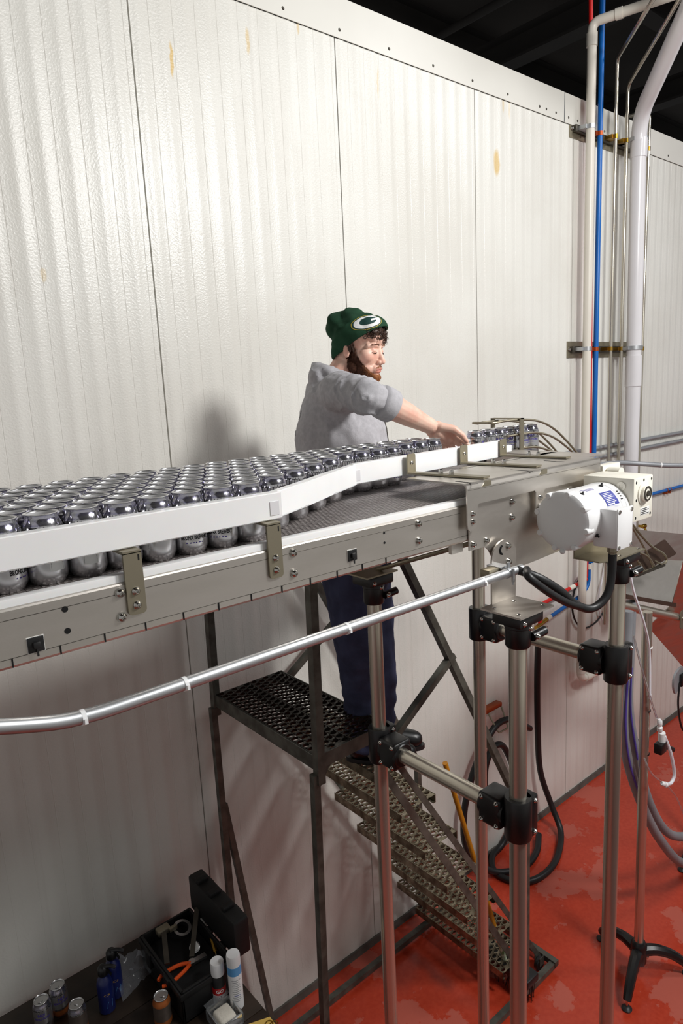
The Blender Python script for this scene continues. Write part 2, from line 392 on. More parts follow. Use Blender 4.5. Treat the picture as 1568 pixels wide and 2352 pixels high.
def text_bm(s, size, bold=0.0):
    c = bpy.data.curves.new('txt', 'FONT'); c.body = s; c.size = size; c.align_x = 'CENTER'; c.align_y = 'CENTER'; c.offset = bold; c.resolution_u = 2
    o = bpy.data.objects.new('txt', c); COL.objects.link(o); dg = bpy.context.evaluated_depsgraph_get()
    me = bpy.data.meshes.new_from_object(o.evaluated_get(dg)); bpy.data.objects.remove(o); bpy.data.curves.remove(c)
    b = bmesh.new(); b.from_mesh(me); bpy.data.meshes.remove(me); return b
def wrap(b, R, a0, z0):
    """bend a flat drawing (x right, y up) round a vertical cylinder"""
    for v in b.verts:
        a = a0 + v.co.x / R; z = z0 + v.co.y; v.co = Vector((math.cos(a) * R, math.sin(a) * R, z))
    return b
# shared hardware, all pointing along -Y (towards the camera side) from the surface they sit on
def hardware():
    b = BM(); lathe(b, [(0.0075, 0.0), (0.0075, 0.0015), (0.0058, 0.003), (0.0052, 0.005), (0.0035, 0.0068), (0.0022, 0.007), (0.0018, 0.0045)], axis=(0, -1, 0), seg=16)
    H['button_bolt'] = mesh_of(b, 'button_bolt', 'bolt')
    b = BM(); lathe(b, [(0.0095, 0), (0.0095, 0.002), (0.0075, 0.002), (0.0075, 0.005), (0.0045, 0.009), (0.0028, 0.0095), (0.0022, 0.006)], axis=(0, -1, 0), seg=16)
    H['large_bolt'] = mesh_of(b, 'large_bolt', 'bolt')
    b = BM(); lathe(b, [(0.0085, 0), (0.0085, 0.001), (0.007, 0.001), (0.007, 0.007)], seg=6); lathe(b, [(0.0062, 0.007), (0.0055, 0.0115), (0.003, 0.0135)], seg=12)
    H['dome_nut'] = mesh_of(b, 'dome_nut', 'bolt')
    b = BM(); lathe(b, [(0.0055, 0), (0.0055, 0.002), (0.0035, 0.003), (0.0025, 0.0012)], axis=(0, -1, 0), seg=12)
    H['socket_screw'] = mesh_of(b, 'socket_screw', 'bolt')
    b = BM(); lathe(b, [(0.004, 0), (0.004, 0.0006)], axis=(0, -1, 0), seg=14); H['hole'] = mesh_of(b, 'hole', 'hole')
H = {}; hardware()
# ================================================================== THE SETTING
WY = 2.65; FZ = -3.25; TB = 1.60; TT = 1.768     # wall face, floor, underside and top of the flashing
b = BM(); box(b, -4.5, 19, -7.5, WY + 0.02, FZ - 0.12, FZ); floor = struct(obj('floor', b, 'floor_red'))
b = BM(); box(b, -4.5, 19, WY + 0.012, WY + 0.13, FZ, TT - 0.01); wall = struct(obj('wall_back', b, 'seam'))
def panel_mesh(w, h):
    """one insulated cold-room panel: shallow pressed ribs run up the sheet"""
    n = max(2, round(w / 0.102)); p = w / n; prof = [(0, 0.010), (0.0012, 0.0)]
    for i in range(n):
        x = i * p
        prof += [(x + p * .16, 0.0), (x + p * .22, -0.0013), (x + p * .46, -0.0013), (x + p * .52, 0.0), (x + p * .74, 0.0), (x + p * .76, 0.0010), (x + p * .78, 0.0)]
    prof += [(w - 0.0012, 0.0), (w, 0.010)]
    b = BM(); A = [b.verts.new((x, y, 0)) for x, y in prof]; B = [b.verts.new((x, y, h)) for x, y in prof]
    for i in range(len(prof) - 1): b.faces.new((A[i], A[i + 1], B[i + 1], B[i]))
    return mesh_of(b, 'wall_panel', 'panel', ang=20, fix=False)
PW = 1.018; pm = panel_mesh(PW - 0.004, TB - FZ - 0.02)
for i in range(-5, 17):
    put('wall_panel', pm, wall, (1.279 + PW * i + 0.002, WY, FZ + 0.02))
b = BM(); prism(b, [(WY - 0.010, TB), (WY - 0.006, TB), (WY - 0.003, TT), (WY + 0.14, TT), (WY + 0.14, TT + 0.006), (WY - 0.012, TT + 0.006)], -4.5, 19, 'YZ'); tr = struct(obj('trim_1', b, 'trim'))
b = BM(); lathe(b, [(0.008, 0), (0.008, 0.002), (0.005, 0.005)], axis=(0, -1, 0), seg=10); scr = mesh_of(b, 'screw', 'strut')
for x in [2.0 + 0.322 * i for i in range(-9, 8)] + [4.004, 4.11, 4.36, 4.7, 5.0, 5.33, 5.65]: put('screw', scr, tr, (x, WY - 0.0085, TB + 0.035))
b = BM(); box(b, 4.202, 4.206, WY - 0.0135, WY - 0.008, TB, TT + 0.006); obj('joint', b, 'seam', tr)
b = BM(); prism(b, [(WY + 0.01, FZ + 0.035), (WY - 0.012, FZ + 0.035), (WY - 0.022, FZ), (WY + 0.01, FZ)], -4.5, 19, 'YZ'); struct(obj('baseboard_back', b, 'baseboard'))
b = BM(); box(b, -4.5, 19, -7.5, 9, 3.9, 4.0); ceil = struct(obj('ceiling', b, 'ceiling'))
for i in range(7):
    y = -3 + i * 1.7; b = BM()
    box(b, -4.5, 19, y - 0.09, y + 0.09, 3.58, 3.60); box(b, -4.5, 19, y - 0.008, y + 0.008, 3.60, 3.88); box(b, -4.5, 19, y - 0.09, y + 0.09, 3.88, 3.90); obj('beam', b, 'beam', ceil)
for i in range(4):
    x = 1.5 + i * 2.6; b = BM(); box(b, x - 0.11, x + 0.11, -7.5, 9, 3.30, 3.33); box(b, x - 0.01, x + 0.01, -7.5, 9, 3.33, 3.56); box(b, x - 0.11, x + 0.11, -7.5, 9, 3.555, 3.58); obj('girder', b, 'beam', ceil)
b = BM(); cyl(b, (2.9, 8, 3.1), (2.9, -7, 3.1), 0.05, seg=14); cyl(b, (5.4, 8, 3.2), (5.4, -7, 3.2), 0.035, seg=14); obj('ceiling_pipe', b, 'beam', ceil)
b = BM(); box(b, -4.5, 19, 8.9, 9.0, FZ, 4.0); struct(obj('wall_far', b, 'beam'))

# unseen grey deck where the photographer would stand, added for the steel to reflect
b = BM(); box(b, -4.5, 8.0, -6.0, -0.45, -1.75, -1.65, .004); struct(obj('added_deck', b, 'concrete'))
for x in (-4.0, 0.0, 4.0, 7.8):
    for y in (-5.7, -0.7):
        b = BM(); box(b, x - .06, x + .06, y - .06, y + .06, FZ, -1.75); struct(obj('trim_%d' % (2 + len([o for o in COL.objects if o.name.startswith('trim_')])), b, 'strut'))  # posts of the added deck, out of view as well

# ================================================================== CONVEYOR
ZB = -0.305                                   # belt surface
cv = thing('conveyor', 'stainless steel can conveyor with grey belt and white guide rails', 'conveyor', (0.9, 1.4, ZB - 0.13))
XL, XR = -0.35, 1.36
def channel(y0, sgn):
    b = BM(); t = 0.004
    box(b, XL, XR + (0.6 if sgn > 0 else 0), y0, y0 + sgn * t, -0.404, -0.316)
    prism(b, [(y0, -0.318), (y0 + sgn * 0.002, -0.313), (y0 + sgn * 0.007, -0.3105), (y0 + sgn * 0.018, -0.3105), (y0 + sgn * 0.018, -0.3145), (y0 + sgn * 0.008, -0.3145), (y0 + sgn * 0.004, -0.318)], XL, XR + (0.6 if sgn > 0 else 0), 'YZ')
    prism(b, [(y0, -0.402), (y0 + sgn * 0.003, -0.408), (y0 + sgn * 0.010, -0.411), (y0 + sgn * 0.045, -0.411), (y0 + sgn * 0.045, -0.407), (y0 + sgn * 0.011, -0.407), (y0 + sgn * 0.004, -0.402)], XL, XR + (0.6 if sgn > 0 else 0), 'YZ')
    return b
NF = 1.108                                     # outer face of the near side frame
side = obj('side_frame', channel(NF, 1), 'steel', cv); obj('side_frame', channel(1.70, -1), 'steel', cv)
b = BM(); prism(b, [(NF, -0.3305), (NF + 0.001, -0.3305), (NF + 0.001, -0.3297), (NF, -0.3297)], XL, XR - 0.05, 'YZ')
for v in b.verts: v.co.y -= 0.0006
obj('bend_line', b, 'strut', cv)
b = BM(); prism(b, [(NF, -0.3925), (NF + 0.001, -0.3925), (NF + 0.001, -0.3917), (NF, -0.3917)], XL, XR - 0.02, 'YZ')
for v in b.verts: v.co.y -= 0.0006
obj('bend_line', b, 'strut', cv)
b = BM(); box(b, -0.0011, 0.0011, -0.0012, 0.0004, -0.0075, 0.0075); slot = mesh_of(b, 'notch', 'hole')
for i in range(16): put('notch', slot, cv, (0.237 + 0.0735 * i - 0.0735 * 4, NF - 0.0003, -0.3995))
b = BM(); box(b, XL, 1.95, NF + 0.005, NF + 0.027, -0.33, -0.2985, 0.0015); obj('wear_strip', b, 'uhmw', cv)
b = BM(); box(b, XL, 2.35, 1.664, 1.684, -0.33, -0.2985, 0.0015); obj('wear_strip', b, 'uhmw', cv)
def belt():
    b = BM(); p = 0.0254; x = XL
    while x < 2.0:                             # hinged belt modules with a narrow joint between them
        box(b, x + 0.0006, x + p - 0.0006, NF + 0.029, 1.662, ZB - 0.012, ZB); x += p
    box(b, XL, 2.0, NF + 0.03, 1.66, ZB - 0.016, ZB - 0.003); return b
obj('belt', belt(), 'belt', cv)
b = BM(); cyl(b, (2.0, NF + 0.03, ZB - 0.05), (2.0, 1.66, ZB - 0.05), 0.048, seg=24); obj('end_roller', b, 'black_plastic', cv)
b = BM(); box(b, 2.03, 2.36, 1.56, 1.665, ZB - 0.012, ZB); obj('dead_plate', b, 'steel', cv)
for i, (x, z) in enumerate([(0.418, -.328), (0.417, -.371), (0.785, -.330), (0.784, -.373), (1.156, -.331), (1.156, -.373), (0.05, -.328), (0.05, -.371)]): put('bolt', H['large_bolt'], cv, (x, NF, z))
for x, z, s in ((.325, -.334, 1.3), (.325, -.371, 1.3), (1.043, -.334, .75), (1.043, -.357, .75)): put('bolt_hole', H['hole'], cv, (x, NF, z), scale=(s, 1, s))
def tie_mount(x, z):
    b = BM(); box(b, x - .0125, x + .0125, NF - .0035, NF, z - .0125, z + .0125, .001); o = obj('tie_mount', b, 'black_plastic', cv)
    b = BM(); prism(b, [(x - .009, z - .009), (x + .009, z - .009), (x + .009, z + .009), (x - .009, z + .009)], NF - .0036, NF - .0035)
    box(b, x - .0055, x + .0055, NF - .0095, NF - .0035, z - .0055, z + .0055, .0015)
    box(b, x - .0015, x + .0015, NF - .0085, NF - .0065, z - .018, z - .004); obj('loop', b, 'dark_rubber', o)
    b = BM(); box(b, x - .0134, x + .0134, NF - .0009, NF, z - .0134, z + .0134); obj('adhesive_pad', b, 'paper', o)
tie_mount(.274, -.379); tie_mount(.943, -.366)
# guide rails
RT, RB = -0.2025, -0.2575
def rail(pts, t, name='guide_rail'):
    b = BM(); N = len(pts); L = []
    for i, p in enumerate(pts):
        a = Vector(pts[max(i - 1, 0)]); c = Vector(pts[min(i + 1, N - 1)]); d = (c - a).normalized(); n = Vector((-d.y, d.x))
        q = Vector(p); L.append((q, q + n * t))
    ring = [x[0] for x in L] + [x[1] for x in reversed(L)]
    prism(b, [(q.x, q.y) for q in ring], RB, RT, 'XY')
    bmesh.ops.bevel(b, geom=[e for e in b.edges if abs(e.verts[0].co.z - e.verts[1].co.z) < 1e-6], offset=0.002, segments=2, affect='EDGES')
    return obj(name, b, 'uhmw', cv)
r1 = rail([(XL, 1.123), (0.775, 1.123)], 0.026)
r2 = rail([(0.770, 1.131), (0.90, 1.196), (1.03, 1.268), (1.165, 1.336)], 0.020)
r3 = rail([(1.165, 1.347), (1.50, 1.371), (1.885, 1.393)], 0.022)
b = BM(); box(b, 1.885, 1.925, 1.396, 1.411, -0.245, -0.222, .002); obj('rail_tongue', b, 'uhmw', r3)
for (x, y, o) in ((0.757, 1.1228, r1), (1.178, 1.3475, r3)):
    b = BM(); box(b, x - .011, x + .011, y - .001, y + .001, -.248, -.220); obj('keyhole', b, 'pvc_bright', o)
r4 = rail([(XL, 1.640), (2.36, 1.640)], 0.02)
for x0 in (-.02, .428, .722):
    b = BM(); prism(b, rrect(x0, x0 + .033, -.372, -.262, .008, corners=(0, 0, 1, 1)), NF - .0055, NF - .0005)
    box(b, x0, x0 + .033, NF - .0055, NF + .045, -.2635, -.2585); bk = obj('rail_bracket', b, 'bracket_steel', cv)
    for z in (-.330, -.355): put('screw', H['button_bolt'], bk, (x0 + .0165, NF - .0055, z))
    b = BM(); box(b, x0 + .026, x0 + .0285, NF - .006, NF - .005, -.277, -.2665); obj('slot', b, 'hole', bk)
# drive end: side plate, cover, cross arms
b = BM(); prism(b, [(1.338, -.312), (1.338, -.402), (1.338, -.434), (1.392, -.434), (1.405, -.437), (1.418, -.447), (1.432, -.468), (1.45, -.515), (1.50, -.522), (1.62, -.520), (1.80, -.512), (1.96, -.470), (1.99, -.44), (1.99, -.312)], 1.1025, 1.1065)
obj('drive_side_plate', b, 'steel', cv)
b = BM(); prism(b, [(1.338, -.312), (1.338, -.43), (1.99, -.44), (1.99, -.312)], 1.695, 1.699); obj('drive_side_plate', b, 'steel', cv)
b = BM(); box(b, 1.34, 1.98, 1.112, 1.69, -.345, -.34); box(b, 1.985, 1.99, 1.11, 1.55, -.44, -.262); obj('drive_pan', b, 'steel', cv)
def cover():
    b = BM(); y0, y1 = 1.0885, 1.0925
    prism(b, [(1.315, -.268)] + [(1.315, -.36), (1.317, -.371), (1.325, -.378), (1.352, -.378), (1.357, -.372), (1.357, -.3145), (1.362, -.3105), (1.606, -.3105), (1.612, -.316), (1.612, -.372), (1.618, -.378), (1.645, -.378), (1.652, -.372), (1.652, -.3155), (1.658, -.3115), (1.902, -.3115), (1.908, -.317), (1.908, -.372), (1.914, -.378), (1.946, -.378), (1.954, -.370), (1.954, -.268)], y0, y1)
    prism(b, [(1.0885, -.268), (1.0905, -.260), (1.0965, -.2555), (1.105, -.2545), (1.30, -.2545), (1.30, -.2585), (1.106, -.2585), (1.098, -.2595), (1.094, -.263), (1.0925, -.268)], 1.315, 1.954, 'YZ')
    return b
cvr = obj('drive_cover', cover(), 'steel', cv)
b = BM(); box(b, 1.56, 2.04, 1.295, 1.32, -.2585, -.2545); box(b, 1.954, 2.06, 1.13, 1.56, -.2585, -.2545); obj('cover_shelf', b, 'steel', cvr)
b = BM(); box(b, 1.318, 1.953, 1.0880, 1.0886, -.2725, -.2718); obj('bend_line', b, 'strut', cvr)
for x0, x1 in ((1.392, 1.412), (1.645, 1.665)):
    b = BM(); prism(b, [(x0 - .02, -.2695), (x0, -.256), (x1, -.256), (x1, -.2695)], 1.0877, 1.1000); obj('relief_cut', b, 'bracket_steel', cvr)
for x, z in ((1.336, -.334), (1.336, -.354), (1.632, -.334), (1.632, -.358), (1.93, -.334)): put('screw', H['button_bolt'], cvr, (x, 1.0885, z))
for x, z in ((1.519, -.330), (1.518, -.373), (1.353, -.419), (1.407, -.418), (1.893, -.331), (1.80, -.34)): put('bolt', H['large_bolt'], cv, (x, 1.1025, z))
for (x, ya, yb) in ((1.385, 1.352, 1.105), (1.640, 1.372, 1.118), (1.86, 1.388, 1.16)):
    b = BM(); dx = .03
    bar(b, (x, ya, -.2505), (x + dx, yb, -.2505), .032, .005)
    arm = obj('rail_arm', b, 'bracket_steel', cv)
    b = BM(); prism(b, rrect(x - .016, x + .016, -.252, -.196, .006, corners=(1, 1, 0, 0)), ya - .006, ya - .002); tb = obj('tab', b, 'bracket_steel', arm)
    put('screw', H['socket_screw'], tb, (x, ya - .006, -.222))
    for k in (.42, .56): put('dome_nut', H['dome_nut'], arm, (x + dx * k, ya + (yb - ya) * k, -.248))
    for k in (.80, .93):
        b = BM(); q = ya + (yb - ya) * k - .03; box(b, x - .05, x - .046, q - .02, q + .02, -.2543, -.2538); obj('adjusting_slot', b, 'hole', arm)
# twin bent rods that carry the cans round and down at the end
def rod(pts, y, name='guide_rod'):
    b = BM(); sweep(b, smooth_path([(x, y if not isinstance(y, tuple) else y[0] + (y[1] - y[0]) * i / (len(pts) - 1), z) for i, (x, z) in enumerate(pts)], 5), .0045, 8); return obj(name, b, 'bracket_steel', cv)
T0 = [(2.06, -.158), (2.115, -.155), (2.21, -.157), (2.322, -.170), (2.42, -.203), (2.51, -.255), (2.62, -.335), (2.72, -.43), (2.80, -.52)]
T1 = [(2.12, -.214), (2.22, -.212), (2.322, -.216), (2.421, -.240), (2.511, -.282), (2.584, -.329), (2.68, -.43), (2.75, -.52)]
T2 = [(2.18, -.268), (2.222, -.267), (2.309, -.271), (2.388, -.290), (2.456, -.312), (2.55, -.37), (2.64, -.47)]
for T in (T0, T1, T2): rod(T, 1.560)
for T in (T0, T1, T2): rod([(x + .02, z - .006) for x, z in T], 1.665)
b = BM(); sweep(b, smooth_path([(2.06, 1.560, -.158), (2.035, 1.575, -.158), (2.035, 1.65, -.158), (2.08, 1.665, -.164)], 5), .0045, 8); obj('guide_rod', b, 'bracket_steel', cv)
b = BM(); prism(b, rrect(2.185, 2.21, -.318, -.150, .004), 1.546, 1.551); box(b, 2.185, 2.21, 1.546, 1.685, -.154, -.150); prism(b, rrect(2.185, 2.21, -.318, -.150, .004), 1.681, 1.685); obj('rod_yoke', b, 'bracket_steel', cv)
# cross strut and pivot bolts below the drive
b = BM(); cyl(b, (1.40, 1.15, -.432), (1.46, 1.60, -.60), .007, seg=10); obj('cross_strut', b, 'bracket_steel', cv)
b = BM(); box(b, 1.30, 1.345, 1.13, 1.14, -.44, -.39); obj('hanger_tab', b, 'steel', cv)

# ================================================================== CANS
def can_meshes():
    R = 0.0331; G = {}
    b = BM(); lathe(b, [(0.0, 0.010), (0.016, 0.0085), (0.0215, 0.0035), (0.0232, 0.0005), (0.0245, 0.0), (0.0262, 0.0012), (0.0300, 0.0075), (0.0322, 0.0115), (R, 0.0155), (R, 0.040), (R, 0.094), (0.0328, 0.0975), (0.0312, 0.1035), (0.0288, 0.1095), (0.0270, 0.1135), (0.0262, 0.1170), (0.0262, 0.1195)], seg=28, cap0=True, cap1=False)
    G['body'] = mesh_of(b, 'can_body', 'can_print', ang=60)
    b = BM(); lathe(b, [(0.0318, 0.080), (0.0320, 0.0945), (0.0300, 0.104), (0.0276, 0.1100), (0.0254, 0.1150), (0.0252, 0.1195)], seg=28, cap0=True, cap1=False)
    G['inside'] = mesh_of(b, 'can_inside', 'can_inside', ang=60)
    b = BM(); lathe(b, [(0.0252, 0.1192), (0.0258, 0.1212), (0.0274, 0.1220), (0.0285, 0.1214), (0.0284, 0.1204), (0.0270, 0.1206), (0.0263, 0.1192)], seg=28, cap0=False, cap1=False)
    G['rim'] = mesh_of(b, 'can_rim', 'can_rim', ang=60)
    b = BM(); q = text_bm('BRONX BREWERY', .0112, .0004); bmesh.ops.scale(q, vec=(.62, 1, 1), verts=q.verts); merge(b, wrap(q, R + .0002, 0, .0345))
    G['black'] = mesh_of(b, 'brand_lettering', 'print_black', fix=False)
    b = BM(); merge(b, wrap(text_bm('NO', .0165, .0004), R + .0002, 0, .080))
    q = bmesh.new(); prism(q, [(-.0012, -.009), (.0012, -.009), (.0012, .009), (-.0012, .009)], 0, .0001, 'XY')
    bmesh.ops.transform(q, matrix=Matrix.Translation((.0068, 0, 0)) @ Matrix.Rotation(-.7, 4, 'Z'), verts=q.verts); merge(b, wrap(q, R + .0003, 0, .080))
    G['title'] = mesh_of(b, 'title_lettering', 'print_purple', fix=False)
    b = BM(); q = text_bm('RESOLUTIONS', .0112, .0003); bmesh.ops.scale(q, vec=(.8, 1, 1), verts=q.verts); merge(b, wrap(q, R + .0002, 0, .0645)); G['name'] = mesh_of(b, 'name_lettering', 'print_purple', fix=False)
    b = BM()
    for z0, n in ((.0555, 7), (.0245, 6)):     # lines of fine print too small to read
        for i in range(n):
            q = bmesh.new(); wd = .0022 if i % 3 else .0014; x0 = (i - n / 2) * .0062
            q.faces.new([q.verts.new(p) for p in ((x0, -.0010, 0), (x0 + wd * 1.8, -.0010, 0), (x0 + wd * 1.8, .0010, 0), (x0, .0010, 0))]); merge(b, wrap(q, R + .0002, 0, z0))
    G['fine'] = mesh_of(b, 'fine_print', 'print_purple', fix=False)
    b = BM(); r2 = random.Random(3); x = -.013
    while x < .013:
        wd = r2.choice((.0006, .0010, .0015)); q = bmesh.new(); vs = [q.verts.new(p) for p in ((-.011, x, 0), (.011, x, 0), (.011, x + wd, 0), (-.011, x + wd, 0))]; q.faces.new(vs); merge(b, wrap(q, R + .0003, 2.5, .040)); x += wd + r2.choice((.0006, .0011))
    G['bars'] = mesh_of(b, 'barcode', 'print_black', fix=False)
    b = BM(); q = bmesh.new(); bmesh.ops.create_grid(q, x_segments=8, y_segments=1, size=1)
    for v in q.verts: v.co = Vector((v.co.x * .013, v.co.y * .0155, 0))
    merge(b, wrap(q, R + .0001, 2.5, .040)); G['barpaper'] = mesh_of(b, 'barcode_field', 'print_white', fix=False)
    return G
CG = can_meshes()
def can(x, y, label, group, rot, z=ZB):
    o = thing('beverage_can', label, 'can', (x, y, z), group, rot)
    for nm, k in (('can_body', 'body'), ('can_interior', 'inside'), ('rim', 'rim'), ('brand_lettering', 'black'), ('title_lettering', 'title'), ('name_lettering', 'name'), ('fine_print', 'fine'), ('barcode', 'bars'), ('barcode_field', 'barpaper')):
        p = bpy.data.objects.new(nm, CG[k]); COL.objects.link(p); p.parent = o
        if k in ('fine', 'bars'): p['kind'] = 'stuff'
    return o
ymin_pts = [(-1, 1.192), (.76, 1.192), (.85, 1.237), (.915, 1.288), (.975, 1.325), (1.07, 1.378), (1.17, 1.438), (1.245, 1.462), (1.31, 1.475), (1.385, 1.49), (1.47, 1.502), (1.57, 1.518), (1.8, 1.53)]
def ymin(x):
    for (a, p), (c, q) in zip(ymin_pts, ymin_pts[1:]):
        if a <= x <= c: return p + (q - p) * (x - a) / (c - a)
    return 1.53
cans = []
for k in range(8):
    for i in range(-14, 30):
        pch = .0680
        x = .905 + pch * i - k * .0335; y = 1.603 - .0588 * k
        if x < -.06 or x > 1.72: continue
        if y < ymin(x) - .022: continue
        cans.append([x + rnd.uniform(-.0015, .0015), max(y, ymin(x)) + rnd.uniform(-.001, .001), k])
for it in range(60):                            # settle: cans push each other apart and stay between the rails
    for a in range(len(cans)):
        for c in range(a + 1, len(cans)):
            dx = cans[c][0] - cans[a][0]; dy = cans[c][1] - cans[a][1]; d = math.hypot(dx, dy)
            if 1e-6 < d < .0667:
                s = (.0667 - d) / d / 2; cans[a][0] -= dx * s; cans[a][1] -= dy * s; cans[c][0] += dx * s; cans[c][1] += dy * s
    for q in cans: q[1] = min(max(q[1], ymin(q[0])), 1.6055)
cans = [q for q in cans if q[0] < 1.735 and ymin(q[0]) - .004 <= q[1]]
ORD = ['first', 'second', 'third', 'fourth', 'fifth', 'sixth', 'seventh', 'eighth', 'ninth', 'tenth', 'eleventh', 'twelfth', 'thirteenth', 'fourteenth', 'fifteenth', 'sixteenth', 'seventeenth', 'eighteenth', 'nineteenth', 'twentieth', 'twenty-first', 'twenty-second', 'twenty-third', 'twenty-fourth', 'twenty-fifth', 'twenty-sixth', 'twenty-seventh', 'twenty-eighth', 'twenty-ninth', 'thirtieth']
ROWN = ['the back row by the far rail', 'the second row from the back', 'the third row from the back', 'the fourth row from the back', 'the fourth row from the front', 'the third row from the front', 'the second row from the front', 'the front row behind the white rail']
def in_frame(x, y, z=-.2):                     # is the can inside the left edge of the photograph? (only decides its wording)
    P = Vector((x + .03, y, z)); return P.dot(Vector(right)) / -P.dot(Vector(back)) * 1556.56 + 784 > 0
for k in range(8):
    row = sorted([q for q in cans if q[2] == k])
    inview = [q for q in row if in_frame(q[0], q[1])]; outside = [q for q in row if not in_frame(q[0], q[1])]
    for j, (x, y, _) in enumerate(inview):
        can(x, y, 'open silver can, %s from the left in %s' % (ORD[j], ROWN[k]), 'empty cans packed on the belt', rnd.uniform(0, 2 * PI))
    for j, (x, y, _) in enumerate(reversed(outside)):
        can(x, y, 'open silver can, %s past left edge in %s' % (ORD[j], ROWN[k]), 'empty cans packed on the belt', rnd.uniform(0, 2 * PI))
for j, x in enumerate((1.985, 2.058, 2.127, 2.195, 2.263, 2.331)):
    can(x, 1.603, 'open silver can, %s one to the right of the hand' % ORD[j], 'single file of cans beyond the hand', -2.45 + (rnd.uniform(-2, 2) if j < 5 else .05))
# ================================================================== SUPPORT STANDS (two poles, a cross tube, black clamps)
TR = 0.0241
def clamp(parent, x, y, z, toward, wide):
    """black plastic tee clamp: block round the pole, barrel round the cross tube; toward = +1 cross tube leaves to +y, -1 to -y"""
    b = BM(); h = .062
    lathe(b, [(.036, -h), (.038, -h + .004), (.038, h - .004), (.036, h)], (x, y, z), seg=28)
    box(b, x - .040, x + .040, y - .003, y + .040 * -toward if toward < 0 else y + .003, z - h, z + h, .004) if False else None
    box(b, x + .012, x + .052, y - .030, y + .030, z - h, z + h, .005)
    c = obj('clamp', b, 'black_plastic', parent)
    b = BM(); a = (x, y + toward * .030, z); e = (x, y + toward * .115, z)
    sweep(b, [a, (x, y + toward * .112, z), e], [.040, .040, .037], 28)
    box(b, x - .040, x + .040, min(a[1], e[1]) + .004, max(a[1], e[1]) - .004, z - .047, z + .047, .010, 3)
    obj('socket', b, 'black_plastic', c)
    for zz in (-.048, .048): put('screw', H['button_bolt'], c, (x + .036, y - .0300, z + zz))
    for yy in (.045, .098):
        for zz in (-.035, .035): put('screw', H['button_bolt'], c, (x - .0395, y + toward * yy, z + zz), rot=(0, 0, -PI / 2))
def tripod_foot(parent, x, y, ang0, m='black_plastic'):
    for k in range(3):
        a = ang0 + k * 2 * PI / 3; d = Vector((math.cos(a), math.sin(a), 0)); p = Vector((x, y, 0)); b = BM()
        pts = [p + d * .02 + Vector((0, 0, FZ + .145)), p + d * .09 + Vector((0, 0, FZ + .150)), p + d * .17 + Vector((0, 0, FZ + .125)), p + d * .235 + Vector((0, 0, FZ + .08)), p + d * .262 + Vector((0, 0, FZ + .05))]
        sweep(b, smooth_path(pts, 4), [.033 - .013 * i / 16 for i in range(17)], 10); f = obj('foot_arm', b, m, parent)
        q = pts[-1]; b = BM(); cyl(b, (q.x, q.y, FZ + .016), (q.x, q.y, FZ + .06), .006, seg=10); obj('spindle', b, 'bolt', f)
        b = BM(); lathe(b, [(.026, 0), (.027, .006), (.018, .014), (.009, .019)], (q.x, q.y, FZ), seg=18); obj('foot_pad', b, 'dark_rubber', f)
    b = BM(); lathe(b, [(.036, .07), (.042, .085), (.042, .18), (.034, .20), (.030, .205)], (x, y, FZ), seg=24); h = obj('hub', b, m, parent)
    for zz in (.115, .155): put('screw', H['large_bolt'], h, (x + .02, y - .038, FZ + zz), rot=(0, 0, .5))
def stand(x, yn, yf, zc, zn, zf, label, ang):
    t = thing('conveyor_stand', label, 'stand', (x, (yn + yf) / 2, FZ), 'pole stands under the conveyor')
    for y, zt in ((yn, zn), (yf, zf)):
        b = BM(); cyl(b, (x, y, FZ + .10), (x, y, zt), TR, seg=28); obj('pole', b, 'tube_steel', t)
        tripod_foot(t, x, y, ang)
        b = BM(); lathe(b, [(.031, -.075), (.034, -.07), (.034, -.022), (.036, -.02), (.036, .0)], (x, y, zt + .03), seg=24)
        box(b, x - .052, x + .052, y - .045, y + .045, zt + .022, zt + .055, .006); hd = obj('pole_head', b, 'black_plastic', t)
        b = BM(); sweep(b, [(x + .02, y - .03, zt - .018), (x + .07, y - .035, zt - .012)], .0125, 14); obj('clamp_lug', b, 'black_plastic', hd)
        put('screw', H['large_bolt'], hd, (x + .028, y - .041, zt - .016)); put('screw', H['button_bolt'], hd, (x - .035, y - .045, zt + .035)); put('screw', H['button_bolt'], hd, (x + .005, y - .034, zt + .012))
    clamp(t, x, yn, zc, 1, 1); clamp(t, x, yf, zc, -1, 1)
    b = BM(); cyl(b, (x, yn + .04, zc), (x, yf - .04, zc), TR, seg=28); obj('cross_tube', b, 'tube_steel', t)
    return t
st1 = stand(1.43, 1.02, 1.58, -1.20, -.652, -.655, 'stainless pole stand in front of the steps, nearest the beanie man', 0.5)
# bent mounting plate on the near pole of that stand
b = BM(); prism(b, [(1.408, -.594), (1.408, -.475)] + [(1.462 + .054 * math.cos(a), -.475 + .052 * math.sin(a)) for a in [PI - PI * i / 10 for i in range(11)]] + [(1.512, -.594)], 1.0855, 1.0905); box(b, 1.365, 1.512, .965, 1.0905, -.597, -.592)
pl = obj('mounting_plate', b, 'steel', st1)
for x, z in ((1.478, -.443), (1.480, -.488)): put('bolt', H['large_bolt'], pl, (x, 1.0855, z))
for x, y in ((1.385, .985), (1.49, .985), (1.385, 1.06), (1.47, 1.06)): put('screw', H['socket_screw'], pl, (x, y, -.592), rot=(-PI / 2, 0, 0))
b = BM(); sweep(b, [(1.455 + .012 * math.cos(a), 1.0848, -.45 + .012 * math.sin(a)) for a in [PI * .6 + PI * .8 * i / 8 for i in range(9)]], .003, 6); obj('curved_slot', b, 'hole', pl)
b = BM(); box(b, 1.365, 1.50, 1.535, 1.702, -.600, -.595); box(b, 1.39, 1.49, 1.700, 1.705, -.600, -.40); obj('far_mounting_plate', b, 'bracket_steel', st1)
